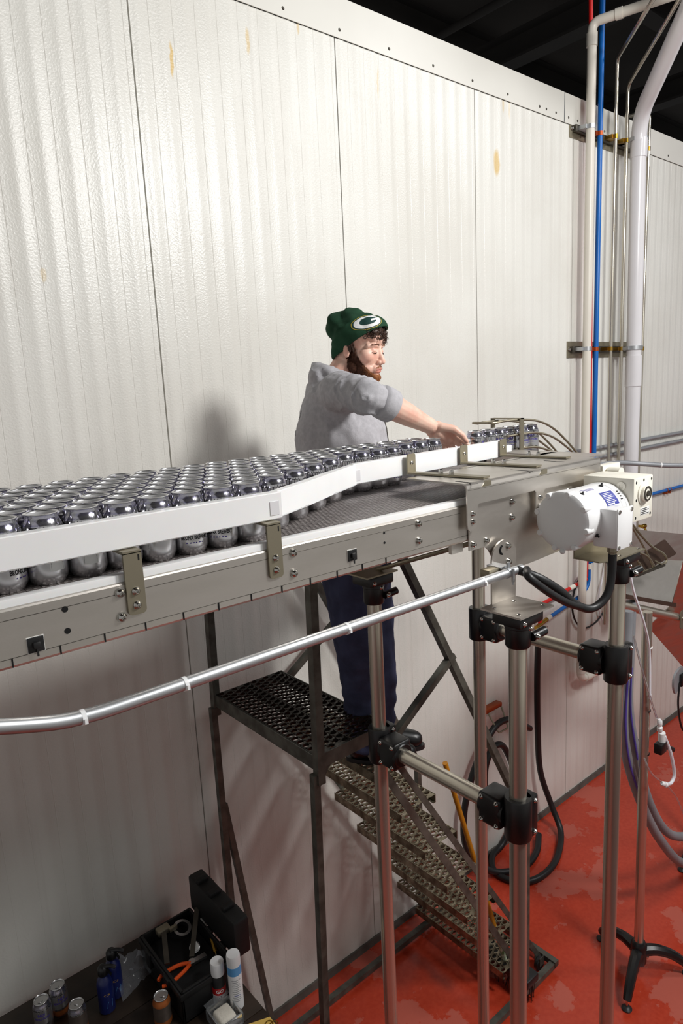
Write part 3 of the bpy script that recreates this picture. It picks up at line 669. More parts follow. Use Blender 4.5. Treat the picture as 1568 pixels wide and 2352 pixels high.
st2 = stand(1.97, 1.03, 1.583, -.915, -.60, -.60 + .16, 'stainless pole stand under the white motor end of the conveyor', 0.9)
b = BM(); prism(b, [(1.80, 1.08), (1.80, 1.0), (1.85, .975), (2.03, .975), (2.03, 1.08)], -.545, -.541, 'XY'); box(b, 1.80, 2.03, 1.08, 1.084, -.545, -.42)
pl = obj('mounting_plate', b, 'bracket_steel', st2)
for x, y in ((1.90, .99), (2.015, .99), (2.015, 1.06)): put('screw', H['socket_screw'], pl, (x, y, -.541), rot=(-PI / 2, 0, 0))
b = BM(); box(b, 1.92, 2.03, 1.55, 1.69, -.392, -.385); obj('far_mounting_plate', b, 'bracket_steel', st2)

# ================================================================== GEAR MOTOR
MY, MZ = 1.005, -.388
mo = thing('gear_motor', 'white painted electric motor with cream square gearbox at the conveyor end', 'motor', (1.75, MY, MZ - .09))
b = BM(); lathe(b, [(.058, 0), (.072, .002), (.080, .008), (.083, .018), (.083, .045), (.0815, .047), (.080, .049), (.080, .185), (.0815, .187), (.0815, .205), (.074, .215), (.070, .22)], (1.602, MY, MZ), (1, 0, 0), seg=48); body = obj('motor_housing', b, 'white_paint', mo)
for k in range(8):
    a = k * PI / 4 + .25; b = BM(); c = (0, MY + .077 * math.cos(a), MZ + .077 * math.sin(a))
    lathe(b, [(.007, 0), (.009, .003), (.009, .03), (.005, .036)], (1.601, c[1], c[2]), (1, 0, 0), seg=12); obj('end_lug', b, 'white_paint', body)
b = BM(); ball(b, (1.607, MY - .004, MZ - .083), .008, 2); obj('drain_plug', b, 'white_paint', body)
for x, a in ((1.645, 2.05), (1.77, 1.85), (1.665, 3.65)):
    b = BM(); c = Vector((x, MY + .081 * math.cos(a), MZ + .081 * math.sin(a))); n = Vector((0, math.cos(a), math.sin(a)))
    lathe(b, [(.006, 0), (.006, .002), (.0028, .003), (.0028, .008), (.001, .009)], c, n, seg=10); obj('drain_cap', b, 'black_plastic', body)
# blue rating plate and stickers lie on the curved housing
def on_motor(x0, x1, a0, a1, r, m, name, par):
    b = BM(); n = 10; V = [[b.verts.new((x, MY + r * math.cos(a0 + (a1 - a0) * i / n), MZ + r * math.sin(a0 + (a1 - a0) * i / n))) for x in (x0, x1)] for i in range(n + 1)]
    for i in range(n): b.faces.new((V[i][0], V[i][1], V[i + 1][1], V[i + 1][0]))
    return obj(name, b, m, par, fix=True)
rp = on_motor(1.715, 1.778, 2.72, 2.18, .0808, 'print_blue', 'rating_plate', body)
for i in range(7): on_motor(1.721, 1.768 - .006 * (i % 3), 2.62 - .06 * i, 2.60 - .06 * i, .0812, 'print_white', 'print_line', rp)
on_motor(1.721, 1.755, 2.70, 2.655, .0812, 'print_white', 'print_line', rp)
for i in range(3): on_motor(1.68 - .01 * i, 1.72, 1.95 - .05 * i, 1.935 - .05 * i, .0808, 'purple', 'print_line', body)
for i in range(4): on_motor(1.792 + .003 * (i % 2), 1.803, 2.62 - .1 * i, 2.57 - .1 * i, .0822, 'print_black', 'print_mark', body)
# terminal box
b = BM(); box(b, 1.674, 1.748, MY - .122, MY - .055, MZ - .073, MZ + .033, .004); tb = obj('terminal_box', b, 'white_paint', mo)
b = BM(); box(b, 1.671, 1.751, MY - .127, MY - .122, MZ - .076, MZ + .036, .002); obj('box_lid', b, 'white_paint', tb)
for x in (1.679, 1.743):
    for z in (-.068, .028): put('screw', H['socket_screw'], tb, (x, MY - .127, MZ + z))
b = BM(); lathe(b, [(.014, 0), (.014, -.018), (.011, -.02), (.011, -.03)], (1.712, MY - .092, MZ - .073), seg=8); obj('cable_gland', b, 'bracket_steel', tb)
# gearbox
b = BM(); box(b, 1.832, 1.945, .918, 1.075, -.420, -.293, .004); gb = obj('gearbox', b, 'cream_paint', mo)
b = BM(); lathe(b, [(.075, 0), (.079, .004), (.079, .016), (.07, .02)], (1.812, MY, MZ), (1, 0, 0), seg=40); obj('flange', b, 'white_paint', gb)
b = BM(); lathe(b, [(.034, 0), (.034, .003), (.030, .004)], (1.888, .9185, -.341), (0, -1, 0), seg=28); lathe(b, [(.024, .003), (.024, .012), (.021, .013)], (1.888, .9185, -.341), (0, -1, 0), seg=28); sh = obj('bore_ring', b, 'cream_paint', gb)
b = BM(); lathe(b, [(.0215, 0), (.0215, .0145), (.019, .015), (.017, .0155), (.0165, .011), (.008, .011), (.008, .0165)], (1.888, .9185, -.341), (0, -1, 0), seg=28); obj('shaft', b, 'strut', gb)
for x, z in ((1.845, -.306), (1.934, -.304), (1.847, -.357), (1.934, -.35), (1.845, -.408), (1.932, -.406), (1.888, -.303)): put('screw_hole', H['hole'], gb, (x, .918, z), scale=(.9, 1, 1.1))
b = BM(); lathe(b, [(.013, 0), (.013, .003), (.006, .003), (.004, .001)], (1.832, .955, -.317), (-1, 0, 0), seg=16); obj('oil_plug', b, 'cream_paint', gb)
b = BM(); box(b, 1.872, 1.925, .9173, .9182, -.405, -.384); lab = obj('maker_label', b, 'print_white', gb)
for i in range(4):
    b = BM(); box(b, 1.875, 1.921 - .012 * (i % 2), .9168, .9174, -.4025 + i * .005, -.4005 + i * .005); obj('print_line', b, 'print_black', lab)
b = BM(); box(b, 1.99, 2.10, 1.10, 1.135, -.33, -.285, .003); lathe(b, [(.02, 0), (.02, .04)], (2.02, 1.095, -.31), (0, -1, 0), seg=14); obj('torque_arm', b, 'cream_paint', mo)

# ================================================================== CONDUIT AND MOTOR CABLE
cd = thing('metal_conduit', 'shiny galvanised conduit pipe running below the conveyor frame', 'pipe', (.8, 1.03, -.50))
cpts = [(1.46, 1.03, -.493), (.34, 1.03, -.491), (.28, 1.03, -.486), (.235, 1.03, -.474), (.18, 1.03, -.457), (-.9, 1.03, -.16)]
b = BM(); sweep(b, bend(cpts, .025), .0118, 20); cm = obj('tube', b, 'galvanised', cd)
for x, z in ((1.297, -.4935), (.852, -.4925), (.483, -.4915), (.308, -.489)):
    b = BM(); cyl(b, (x - .0035, 1.03, z), (x + .0035, 1.03, z), .0128, seg=20); box(b, x - .002, x + .003, 1.014, 1.02, z - .006, z + .002); obj('cable_tie', b, 'uhmw', cd)
b = BM(); cyl(b, (1.395, 1.03, -.493), (1.412, 1.03, -.493), .0132, seg=20); box(b, 1.400, 1.406, 1.012, 1.018, -.514, -.48); box(b, 1.398, 1.41, 1.028, 1.032, -.48, -.465); box(b, 1.385, 1.42, 1.04, 1.085, -.482, -.477); cyl(b, (1.404, 1.016, -.522), (1.404, 1.016, -.495), .003, seg=8); cl = obj('strut_clamp', b, 'galvanised', cd)
b = BM(); box(b, 1.345, 1.40, 1.045, 1.075, -.50, -.478, .002); obj('strut_channel', b, 'bracket_steel', cl)
b = BM(); sweep(b, smooth_path([(1.712, .913, -.485), (1.712, .915, -.555), (1.695, .92, -.605), (1.65, .935, -.630), (1.595, .95, -.609), (1.53, .96, -.556), (1.47, .985, -.512), (1.438, 1.03, -.492)], 6), .0115, 12); cb = tag(obj('motor_cable', b, 'dark_rubber'), 'thick black cable looping from the motor box to the conduit', 'cable')
b = BM(); sweep(b, smooth_path([(1.455, 1.01, -.492), (1.415, .975, -.497), (1.47, .955, -.545), (1.55, .95, -.592), (1.61, .945, -.618)], 6), .0105, 12); tag(obj('cable_stub', b, 'dark_rubber'), 'short black cable end tied beside the motor cable', 'cable')

# ================================================================== STAIR LADDER
ld = thing('platform_ladder', 'dark steel rolling platform ladder with grated steps against the wall', 'ladder', (2.0, 2.17, FZ))
YN, YW = 1.82, 2.54; PZ = -1.31
def grate(w, l, cols, rows, m, name):
    """serrated safety plank with raised lens-shaped openings; x across (w), y along (l)"""
    b = BM(); cw = w / cols; cl = l / rows; K = 12
    for j in range(cols):
        sh = .5 * cl if j % 2 else 0.0
        for i in range(-1, rows + 1):
            y0 = max(i * cl + sh, 0.0); y1 = min((i + 1) * cl + sh, l); x0 = j * cw; x1 = x0 + cw
            if y1 - y0 < .002: continue
            if y1 - y0 < cl * .9:
                b.faces.new([b.verts.new(p) for p in ((x0, y0, 0), (x1, y0, 0), (x1, y1, 0), (x0, y1, 0))]); continue
            cx, cy = (x0 + x1) / 2, (y0 + y1) / 2; O, I, D = [], [], []
            for k in range(K):
                a = 2 * PI * k / K; c, s = math.cos(a), math.sin(a); mx = max(abs(c), abs(s))
                O.append(b.verts.new((cx + cw / 2 * c / mx, cy + cl / 2 * s / mx, 0)))
                px = cx + cw * .43 * c; py = cy + cl * .27 * s * abs(s) ** .3 + cl * .10 * (c * c - .5)
                I.append(b.verts.new((px, py, .0045 * max(0, s) + .0005))); D.append(b.verts.new((px, py, -.006 - .003 * max(0, -s))))
            for k in range(K):
                k2 = (k + 1) % K; b.faces.new((O[k], O[k2], I[k2], I[k])); b.faces.new((I[k], I[k2], D[k2], D[k]))
    box(b, -.003, 0, 0, l, -.040, .001); box(b, w, w + .003, 0, l, -.040, .001); box(b, 0, .012, 0, l, -.040, -.037); box(b, w - .012, w, 0, l, -.040, -.037)
    return mesh_of(b, name, m, ang=30)
sw, sl = .215, YW - 1.90
tread = grate(sw, sl, 6, 19, 'tread_iron', 'tread')
for i in range(7):
    put('tread', tread, ld, (1.685 + .1415 * i, 1.90, PZ - .258 - .2545 * i))
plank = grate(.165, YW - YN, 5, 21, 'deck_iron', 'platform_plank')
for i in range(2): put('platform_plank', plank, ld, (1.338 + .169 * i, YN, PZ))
def lbar(name, p0, p1, w, h=None, upv=(0, 0, 1), m='iron'):
    b = BM(); bar(b, p0, p1, w, h, upv); return obj(name, b, m, ld)
for y in (YN, YW):
    lbar('platform_frame', (1.325, y, PZ - .028), (1.69, y, PZ - .028), .006, .055)
for x in (1.332, 1.686): lbar('platform_frame', (x, YN, PZ - .028), (x, YW, PZ - .028), .006, .055)
for y, s in ((YN, -1), (YW, 1)):
    lbar('post', (1.335, y + .012 * s, PZ - .10), (1.352, y + .012 * s, -.36), .032, .032, (1, 0, 0))
    lbar('leg', (1.318, y + .008 * s, PZ - .06), (1.275 if s < 0 else 1.325, y + .008 * s, FZ + .04), .028, .028, (1, 0, 0))
    lbar('handrail', (1.352, y + .012 * s, -.36), (1.63, y + .012 * s, -.36), .032, .032)
    lbar('handrail', (1.63, y + .012 * s, -.36), (2.60, y + .012 * s, -2.17), .030, .030, (0, 1, 0))
    lbar('front_post', (2.60, y + .012 * s, -2.16), (2.595, y + .012 * s, FZ + .06), .030, .030, (1, 0, 0))
    lbar('strut', (1.715, y + .012 * s, -1.375), (2.075, y + .012 * s, -1.14), .028, .028)
    ys = 1.893 if s < 0 else YW + .006
    lbar('stringer', (1.69, ys, PZ - .20), (2.70, ys, FZ + .10), .006, .034, (0, 1, 0)) if False else None
    b = BM(); bar(b, (1.66, ys, PZ - .15), (2.68, ys, FZ + .08), .034, .005, (0, 1, 0)); obj('stringer', b, 'iron', ld)
    b = BM(); bar(b, (1.765, ys - .002 * s, -1.50), (2.86, ys - .002 * s, FZ + .04), .028, .005, (0, 1, 0)); obj('stringer', b, 'iron', ld)
    yb = y if s < 0 else 2.49
    lbar('base_rail', (1.27, yb, FZ + .045), (2.88, yb, FZ + .045), .032, .032)
lbar('leg_brace', (1.333, YW + .012, -1.85), (1.50, YW + .012, FZ + .05), .026, .026, (1, 0, 0))
lbar('base_rail', (2.88, YN - .02, FZ + .055), (2.88, YW + .02, FZ + .055), .032, .032)
lbar('base_rail', (1.28, YN - .02, FZ + .055), (1.28, YW + .02, FZ + .055), .032, .032)
lbar('rear_brace', (1.325, YN, PZ - .06), (1.325, YW, -2.2), .024, .006) if False else None
b = BM(); prism(b, [(1.325, PZ - .055), (1.40, PZ - .055), (1.34, PZ - .14), (1.325, PZ - .14)], YN + .002, YN + .008); obj('gusset', b, 'iron', ld)
for x, y in ((1.30, YN + .03), (1.30, YW - .03), (2.83, YN + .06), (2.83, YW - .06)):
    b = BM(); lathe(b, [(.034, -.012), (.038, -.008), (.038, .008), (.034, .012)], (x, y, FZ + .038), (0, 1, 0), seg=20); c = obj('caster', b, 'dark_rubber', ld)
    b = BM(); box(b, x - .02, x + .02, y - .018, y - .014, FZ + .035, FZ + .085); box(b, x - .02, x + .02, y + .014, y + .018, FZ + .035, FZ + .085); obj('fork', b, 'iron', c)
# broom leaning on the ladder
br = thing('broom', 'yellow wooden broom handle with flaking green paint leaning by the steps', 'broom', (2.70, 1.97, FZ))
A = Vector((2.19, 1.97, -1.76)); B = Vector((2.62, 1.955, FZ + .14)); q = A.lerp(B, .80)
b = BM(); sweep(b, [A, q], .0125, 14); obj('handle', b, 'yellow_wood', br); b = BM(); sweep(b, [q, B], .0130, 14); obj('painted_end', b, 'green_paint', br)
b = BM(); box(b, 2.58, 2.68, 1.78, 2.12, FZ + .10, FZ + .15, .01); hd = obj('broom_head', b, 'dark_rubber', br)
b = BM()
for i in range(120):
    x = rnd.uniform(2.59, 2.67); y = rnd.uniform(1.79, 2.11); cyl(b, (x, y, FZ + .105), (x + rnd.uniform(-.02, .02), y + rnd.uniform(-.02, .02), FZ + .002), .0016, seg=4)
o = obj('bristles', b, 'black_plastic', br); o['kind'] = 'stuff'
# ================================================================== PIPES ON THE WALL
def pipe(name, pts, r, m, label, cat='pipe', group=None, rb=0.0, seg=18):
    b = BM(); sweep(b, bend(pts, rb) if rb else pts, r, seg); o = obj(name, b, m); return tag(o, label, cat, group)
wp = thing('drain_pipe', 'cream plastic pipe with elbow on the wall left of the red tube', 'pipe', (4.385, 2.56, -2.24))
b = BM(); sweep(b, bend([(4.74, 2.56, -2.275), (4.372, 2.56, -2.24), (4.385, 2.56, -.4), (4.385, 2.56, 2.19), (4.62, 1.75, 2.20), (4.95, 1.1, 2.22)], .05), .029, 20); obj('tube', b, 'pvc', wp)
for z0, z1 in ((2.05, 2.13),):
    b = BM(); cyl(b, (4.385, 2.56, z0), (4.385, 2.56, z1), .0335, seg=20); obj('elbow_collar', b, 'pvc', wp)
b = BM(); cyl(b, (4.424, 2.425, 2.191), (4.436, 2.385, 2.192), .0335, seg=20); obj('elbow_collar', b, 'pvc', wp)
b = BM(); cyl(b, (4.374, 2.56, -2.19), (4.376, 2.56, -2.12), .0335, seg=20); cyl(b, (4.43, 2.56, -2.246), (4.49, 2.56, -2.252), .0335, seg=20); obj('elbow_collar', b, 'pvc', wp)
pipe('water_tube', [(4.425, 2.61, 2.9), (4.468, 2.61, 1.9), (4.490, 2.61, 1.2), (4.520, 2.61, .0), (4.535, 2.61, -.6), (4.515, 2.61, -1.49)], .0135, 'red_pipe', 'thin red plastic water tube running up the wall')
pipe('water_tube', [(4.555, 2.59, 2.9), (4.555, 2.59, 1.0), (4.555, 2.59, -.4), (4.54, 2.59, -1.38)], .0175, 'blue_pipe', 'bright blue plastic water tube running up the wall')
for i, (x, zt, end, lb) in enumerate(((4.703, 2.06, (4.06, 1.99, 2.02), 'thin steel tube with a bent top, next to the blue tube'), (4.853, 1.93, (4.36, 1.99, 2.10), 'thin steel tube with a bent top, beside the large white pipe'), (5.168, 1.83, (5.168, 2.78, 1.85), 'straight thin steel tube to the right of the large white pipe'))):
    pts = [(x, 2.56, -1.9), (x, 2.56, zt)]
    if end:
        e = Vector(end); s = Vector(pts[-1]); pts.append(tuple(s + (e - s) * 1.6))
    pipe('steel_tube', pts, .0125, 'tube_steel', lb, 'pipe', 'steel tubes on the wall', rb=.05 if end else 0, seg=14)
bp = thing('vent_pipe', 'large glossy white pipe bending away from the wall near the ceiling', 'pipe', (4.92, 2.5, FZ))
e = Vector((4.40, 1.99, 2.0)); s = Vector((4.905, 2.5, 1.72)); e2 = s + (e - s) * 2.0
b = BM(); sweep(b, bend([(4.925, 2.5, -1.8), (4.925, 2.5, 0), tuple(s), tuple(e2)], .16, 8), .052, 28); obj('tube', b, 'pvc_bright', bp)
b = BM(); cyl(b, (4.925, 2.5, -.10), (4.925, 2.5, .12), .0575, seg=28); obj('coupling', b, 'pvc_bright', bp)
b = BM(); cyl(b, (4.909, 2.5, 1.46), (4.912, 2.5, 1.58), .0565, seg=28); obj('coupling', b, 'pvc_bright', bp)
for zi, lb in ((1.58, 'dark metal strut channel near the top of the wall holding the pipes'), (.175, 'dark metal strut channel at mid height of the wall holding the pipes')):
    t = thing('pipe_strut', lb, 'bracket', (4.8, 2.63, zi - .05), 'strut channels behind the pipes')
    b = BM(); box(b, 4.275, 5.30, 2.642, 2.649, zi - .055, zi + .055); obj('back_plate', b, 'bracket_steel', t)
    b = BM(); box(b, 4.31, 5.32, 2.618, 2.640, zi - .022, zi + .022, .002); obj('channel', b, 'strut', t)
    put('bolt', H['large_bolt'], t, (4.295, 2.642, zi), scale=(1.6, 1.6, 1.6))
    for x, y, r, m in ((4.386, 2.56, .032, 'galvanised'), (4.555, 2.59, .0205, 'orange_clip'), (4.703, 2.56, .0155, 'brass'), (4.853, 2.56, .0155, 'brass'), (5.168, 2.56, .0155, 'brass'), (4.925, 2.5, .0555, 'galvanised')):
        if r > .05 and zi < 1: r = .060
        b = BM(); cyl(b, (x, y, zi - .014), (x, y, zi + .014), r, seg=20); box(b, x - r - .02, x + r + .02, y + .004, 2.62, zi - .012, zi + .012); obj('pipe_clamp', b, m, t)
for z, lb in ((-.535, 'upper of two parallel grey conduits along the wall at right'), (-.605, 'lower of two parallel grey conduits along the wall at right')):
    pipe('wall_conduit', [(3.9, 2.63, z - .004), (9.5, 2.63, z + .012)], .0145, 'grey_conduit', lb, 'pipe', 'conduits along the wall')
t = thing('grey_conduit', 'grey conduit with white ties crossing behind the gearbox', 'pipe', (4.5, 2.2, -.66))
b = BM(); sweep(b, bend([(4.15, 2.42, -.600), (4.5, 2.36, -.612), (4.75, 2.12, -.650), (5.4, 1.85, -.69)], .1), .017, 14); obj('tube', b, 'grey_conduit', t)
for p, d in (((4.44, 2.373, -.61), (.97, -.16, -.03)), ((4.70, 2.168, -.643), (.72, -.69, -.1))):
    b = BM(); p = Vector(p); d = Vector(d).normalized(); cyl(b, p - d * .004, p + d * .004, .0185, seg=14); obj('cable_tie', b, 'uhmw', t)
t = thing('water_tube', 'blue water tube running level along the wall at right', 'pipe', (6.0, 2.62, -1.03)); b = BM(); sweep(b, [(5.15, 2.62, -1.0), (9.5, 2.62, -1.03)], .0135, 14); obj('tube', b, 'blue_pipe', t)
for x in (5.80, 5.86):
    b = BM(); cyl(b, (x - .006, 2.62, -1.006), (x + .006, 2.62, -1.006), .016, seg=14); box(b, x - .006, x + .006, 2.612, 2.66, -1.04, -1.0); obj('clip', b, 'orange_clip', t)
t = thing('brass_valve', 'small brass valve on the wall below the gearbox', 'valve', (5.33, 2.58, -1.25)); b = BM(); lathe(b, [(.012, 0), (.018, .01), (.018, .05), (.01, .06)], (5.30, 2.58, -1.235), (1, 0, 0), seg=12); obj('body', b, 'brass', t); b = BM(); cyl(b, (5.33, 2.55, -1.30), (5.33, 2.58, -1.23), .01, seg=10); cyl(b, (5.335, 2.57, -1.24), (5.335, 2.652, -1.24), .011, seg=10); obj('stem', b, 'brass', t)
# low red and blue feeds that meet the hose valve
t = thing('water_tube', 'red water tube feeding the black hose valve', 'pipe', (3.9, 2.6, -1.70)); b = BM(); sweep(b, bend([(3.90, 2.60, -1.69), (3.90, 2.60, -1.555), (4.50, 2.60, -1.50)], .04), .0135, 14); obj('tube', b, 'red_pipe', t)
b = BM(); cyl(b, (4.27, 2.60, -1.522), (4.33, 2.60, -1.516), .017, seg=14); obj('coupling', b, 'pvc', t)
t = thing('water_tube', 'blue water tube feeding the black hose valve', 'pipe', (4.2, 2.6, -1.70)); b = BM(); sweep(b, bend([(3.99, 2.60, -1.678), (4.44, 2.60, -1.61), (4.535, 2.60, -1.55), (4.535, 2.60, -1.36)], .05), .0135, 14); obj('tube', b, 'blue_pipe', t)
for p0, p1 in (((3.985, 2.6, -1.679), (4.03, 2.6, -1.672)), ((4.535, 2.6, -1.43), (4.535, 2.6, -1.39))):
    b = BM(); cyl(b, p0, p1, .018, seg=14); obj('coupling', b, 'pvc', t)
t = thing('ball_valve', 'metal mixing valve on the wall above the hanging black hose', 'valve', (3.87, 2.58, -1.85)); b = BM(); cyl(b, (3.84, 2.59, -1.70), (3.985, 2.60, -1.68), .015, seg=12); cyl(b, (3.88, 2.59, -1.695), (3.85, 2.58, -1.83), .013, seg=12); obj('body', b, 'brass', t)
b = BM(); bar(b, (3.70, 2.56, -1.745), (3.93, 2.56, -1.705), .018, .006); obj('lever', b, 'pale_steel', t); b = BM(); cyl(b, (3.853, 2.58, -1.83), (3.85, 2.58, -1.78), .019, seg=12); obj('clamp_ring', b, 'pale_steel', t)
hp = [(3.85, 2.58, -1.82), (3.85, 2.585, -2.1), (3.86, 2.585, -2.5), (3.88, 2.575, -2.8), (3.93, 2.52, -3.05), (3.90, 2.42, -3.2), (3.72, 2.32, -3.228), (3.55, 2.27, -3.228), (3.38, 2.28, -3.228), (3.27, 2.36, -3.228), (3.25, 2.5, -3.228), (3.35, 2.6, -3.22), (3.5, 2.62, -3.2), (3.62, 2.60, -3.0), (3.60, 2.60, -2.7), (3.48, 2.60, -2.45), (3.36, 2.60, -2.42), (3.28, 2.60, -2.55), (3.30, 2.60, -2.8), (3.42, 2.60, -2.95), (3.55, 2.60, -2.85)]
b = BM(); sweep(b, smooth_path(hp, 8), .0215, 12); tag(obj('washdown_hose', b, 'dark_rubber'), 'long black rubber hose hanging from the wall valve and coiled on the floor', 'hose')
b = BM(); sweep(b, smooth_path([(3.77, 2.59, -2.425), (3.66, 2.56, -2.35), (3.52, 2.56, -2.25), (3.36, 2.56, -2.23), (3.22, 2.56, -2.33), (3.10, 2.57, -2.52), (3.03, 2.575, -2.75), (3.06, 2.575, -3.0), (3.2, 2.5, -3.19), (3.4, 2.40, -3.226), (3.6, 2.42, -3.226), (3.75, 2.5, -3.2)], 8), .0215, 12); tag(obj('washdown_hose', b, 'dark_rubber'), 'black hose end draped over the wall hook behind the poles', 'hose')
t = thing('hose_hook', 'metal hose hook on the wall behind the poles, top painted with red reflection', 'hook', (3.39, 2.62, -2.3)); b = BM(); box(b, 3.30, 3.47, 2.60, 2.649, -2.152, -2.122, .004); obj('bracket', b, 'orange_clip', t)  # red reflection is put into the bracket's colour
b = BM(); sweep(b, bend([(3.32, 2.60, -2.15), (3.34, 2.53, -2.27), (3.44, 2.53, -2.27), (3.46, 2.60, -2.15)], .02), .006, 8); obj('wire', b, 'bracket_steel', t)

for lb, pts, m, r in (('thin black cable hanging in a loop on the wall behind the white pipe', [(4.53, 2.61, -1.40), (4.40, 2.62, -1.52), (4.36, 2.63, -1.66), (4.40, 2.63, -1.80), (4.52, 2.63, -1.90), (4.70, 2.63, -1.90), (4.83, 2.63, -1.83), (4.86, 2.63, -1.74)], 'dark_rubber', .007),
                      ('thin white cable hanging straight beside the black loop on the wall', [(4.84, 2.63, -1.39), (4.79, 2.63, -1.55), (4.73, 2.63, -1.75), (4.81, 2.63, -1.93)], 'white_tube', .006)):
    b = BM(); sweep(b, smooth_path(pts, 6), r, 8); tag(obj('wall_cable', b, m), lb, 'cable')

# ================================================================== SECOND MACHINE AT RIGHT: CHUTE ON A TRIPOD POLE
ch = thing('steel_chute', 'stainless steel sheet chute at the right edge behind the motor pole', 'chute', (3.35, 1.5, -1.9))
def sheet(name, vs, m, t=.004, par=ch):
    b = BM(); V = [Vector(v) for v in vs]; n = (V[1] - V[0]).cross(V[2] - V[0]).normalized() * t
    A = [b.verts.new(v) for v in V]; B = [b.verts.new(v + n) for v in V]; b.faces.new(A); b.faces.new(B[::-1]); k = len(V)
    for i in range(k): b.faces.new((A[i], B[i], B[(i + 1) % k], A[(i + 1) % k]))
    return obj(name, b, m, par)
sheet('back_sheet', [(3.684, 1.9, -0.882), (4.9, 1.9, -1.15), (4.9, 1.9, -1.33), (3.694, 1.9, -1.064)], 'steel')
sheet('front_sheet', [(3.695, 1.9, -1.068), (4.53, 1.9, -1.248), (3.737, 1.635, -1.289), (3.157, 1.635, -1.09)], 'steel')
sheet('side_sheet', [(3.654, 1.596, -1.265), (3.348, 1.419, -0.929), (3.745, 1.424, -1.036), (6.223, 2.307, -2.944), (4.736, 1.975, -2.087), (3.61, 1.704, -1.411)], 'steel')
b = BM(); bar(b, (3.128, 1.613, -1.092), (3.686, 1.613, -1.277), .05, .022); obj('lip', b, 'rust_plate', ch)
RA, RB_ = Vector((3.118, 1.613, -1.139)), Vector((3.764, 1.613, -1.373))
b = BM(); cyl(b, RA, RB_, .025, seg=20); rl = obj('roller_tube', b, 'tube_steel', ch)
b = BM(); prism(b, rrect(RB_.x - .028, RB_.x + .028, RB_.z - .06, RB_.z + .05, .02), RB_.y - .032, RB_.y - .027); obj('end_plate', b, 'bracket_steel', rl); put('bolt', H['large_bolt'], rl, (RB_.x, RB_.y - .032, RB_.z))
# can twist cage above the chute
t = thing('can_cage', 'bent rod cage with a brown back plate above the steel chute', 'guide', (3.38, 1.6, -1.03))
b = BM(); prism(b, [(3.217, -1.012), (3.104, -.932), (3.525, -.877), (3.545, -.880), (3.68, -.977), (3.676, -.987)], 1.598, 1.602); obj('back_plate', b, 'rust_plate', t)
def crod(pts, r=.0055, y=1.57, nm='rod'):
    b = BM(); sweep(b, smooth_path([(x, y, z) for x, z in pts], 6), r, 8); return obj(nm, b, 'bracket_steel', t)
crod([(3.06, -.66), (3.137, -.732), (3.319, -.863), (3.462, -.934), (3.505, -.978), (3.458, -.996), (3.32, -.992), (3.174, -.986)], .0065)
crod([(3.06, -.67), (3.138, -.748), (3.275, -.886), (3.359, -.985)]); crod([(2.98, -.79), (3.083, -.837), (3.277, -.908), (3.373, -.985)]); crod([(3.06, -.79), (3.146, -.878), (3.263, -.985)])
b = BM(); bar(b, (3.164, 1.568, -.990), (3.47, 1.568, -.996), .02, .012); obj('front_bar', b, 'strut', t)
for x in (3.18, 3.44): b = BM(); cyl(b, (x, 1.56, -.99), (x, 1.60, -.975), .005, seg=8); obj('spacer', b, 'bracket_steel', t)
# pole with tripod base
t = thing('tripod_stand', 'single steel pole on a black three legged base at right', 'stand', (3.20, 1.50, FZ)); b = BM(); cyl(b, (3.20, 1.50, FZ + .1), (3.165, 1.50, -1.16), .024, seg=24); po = obj('pole', b, 'tube_steel', t)
tripod_foot(t, 3.20, 1.50, math.radians(75))
for z, m, n in ((-1.345, 'uhmw', 'cable_tie'), (-1.60, 'uhmw', 'cable_tie'), (-1.685, 'black_plastic', 'cable_tie'), (-1.925, 'black_plastic', 'cable_tie')):
    b = BM(); lathe(b, [(.0245, -.004), (.0262, -.003), (.0262, .003), (.0245, .004)], (3.17 + (-1.16 - z) * .0175, 1.50, z), seg=20); obj(n, b, m, t)
b = BM(); sweep(b, smooth_path([(3.09, 1.56, -1.15), (3.075, 1.56, -1.45), (3.09, 1.57, -1.75), (3.16, 1.57, -2.0), (3.31, 1.56, -2.31), (3.52, 1.55, -2.62), (3.85, 1.55, -2.95), (4.3, 1.55, -3.12)], 6), .026, 12); g = thing('grey_hose', 'grey corrugated hose with purple stripe behind the motor pole', 'hose', (3.3, 1.56, -3.2)); obj('tube', b, 'grey_hose', g)
b = BM(); sweep(b, smooth_path([(3.062, 1.538, -1.5), (3.072, 1.546, -1.75), (3.14, 1.548, -2.0), (3.29, 1.536, -2.31)], 6), .006, 6); obj('stripe', b, 'purple', g)
b = BM(); sweep(b, smooth_path([(3.24, 1.62, -1.15), (3.235, 1.62, -1.45), (3.245, 1.62, -1.75), (3.33, 1.61, -2.05), (3.47, 1.60, -2.38), (3.70, 1.60, -2.68), (3.98, 1.60, -2.86), (4.4, 1.6, -3.0)], 6), .026, 12); g = thing('grey_hose', 'grey corrugated hose right behind the tripod pole', 'hose', (3.5, 1.6, -3.1)); obj('tube', b, 'grey_hose', g)
b = BM(); sweep(b, smooth_path([(3.222, 1.60, -1.5), (3.226, 1.598, -1.75), (3.305, 1.59, -2.05)], 6), .006, 6); obj('stripe', b, 'purple', g)
b = BM(); sweep(b, smooth_path([(2.87, 1.45, -.86), (2.92, 1.45, -.99), (3.03, 1.45, -1.17), (3.12, 1.462, -1.34), (3.15, 1.465, -1.6)], 6), .006, 8); tag(obj('air_tube', b, 'white_tube'), 'thin white air tube strapped to the tripod pole', 'tube')
b = BM(); sweep(b, smooth_path([(2.97, 1.47, -1.22), (3.05, 1.46, -1.42), (3.15, 1.455, -1.62), (3.20, 1.45, -1.72)], 6), .005, 8); tag(obj('air_tube', b, 'clear_plastic'), 'clear air tube slanting across the tripod pole', 'tube')
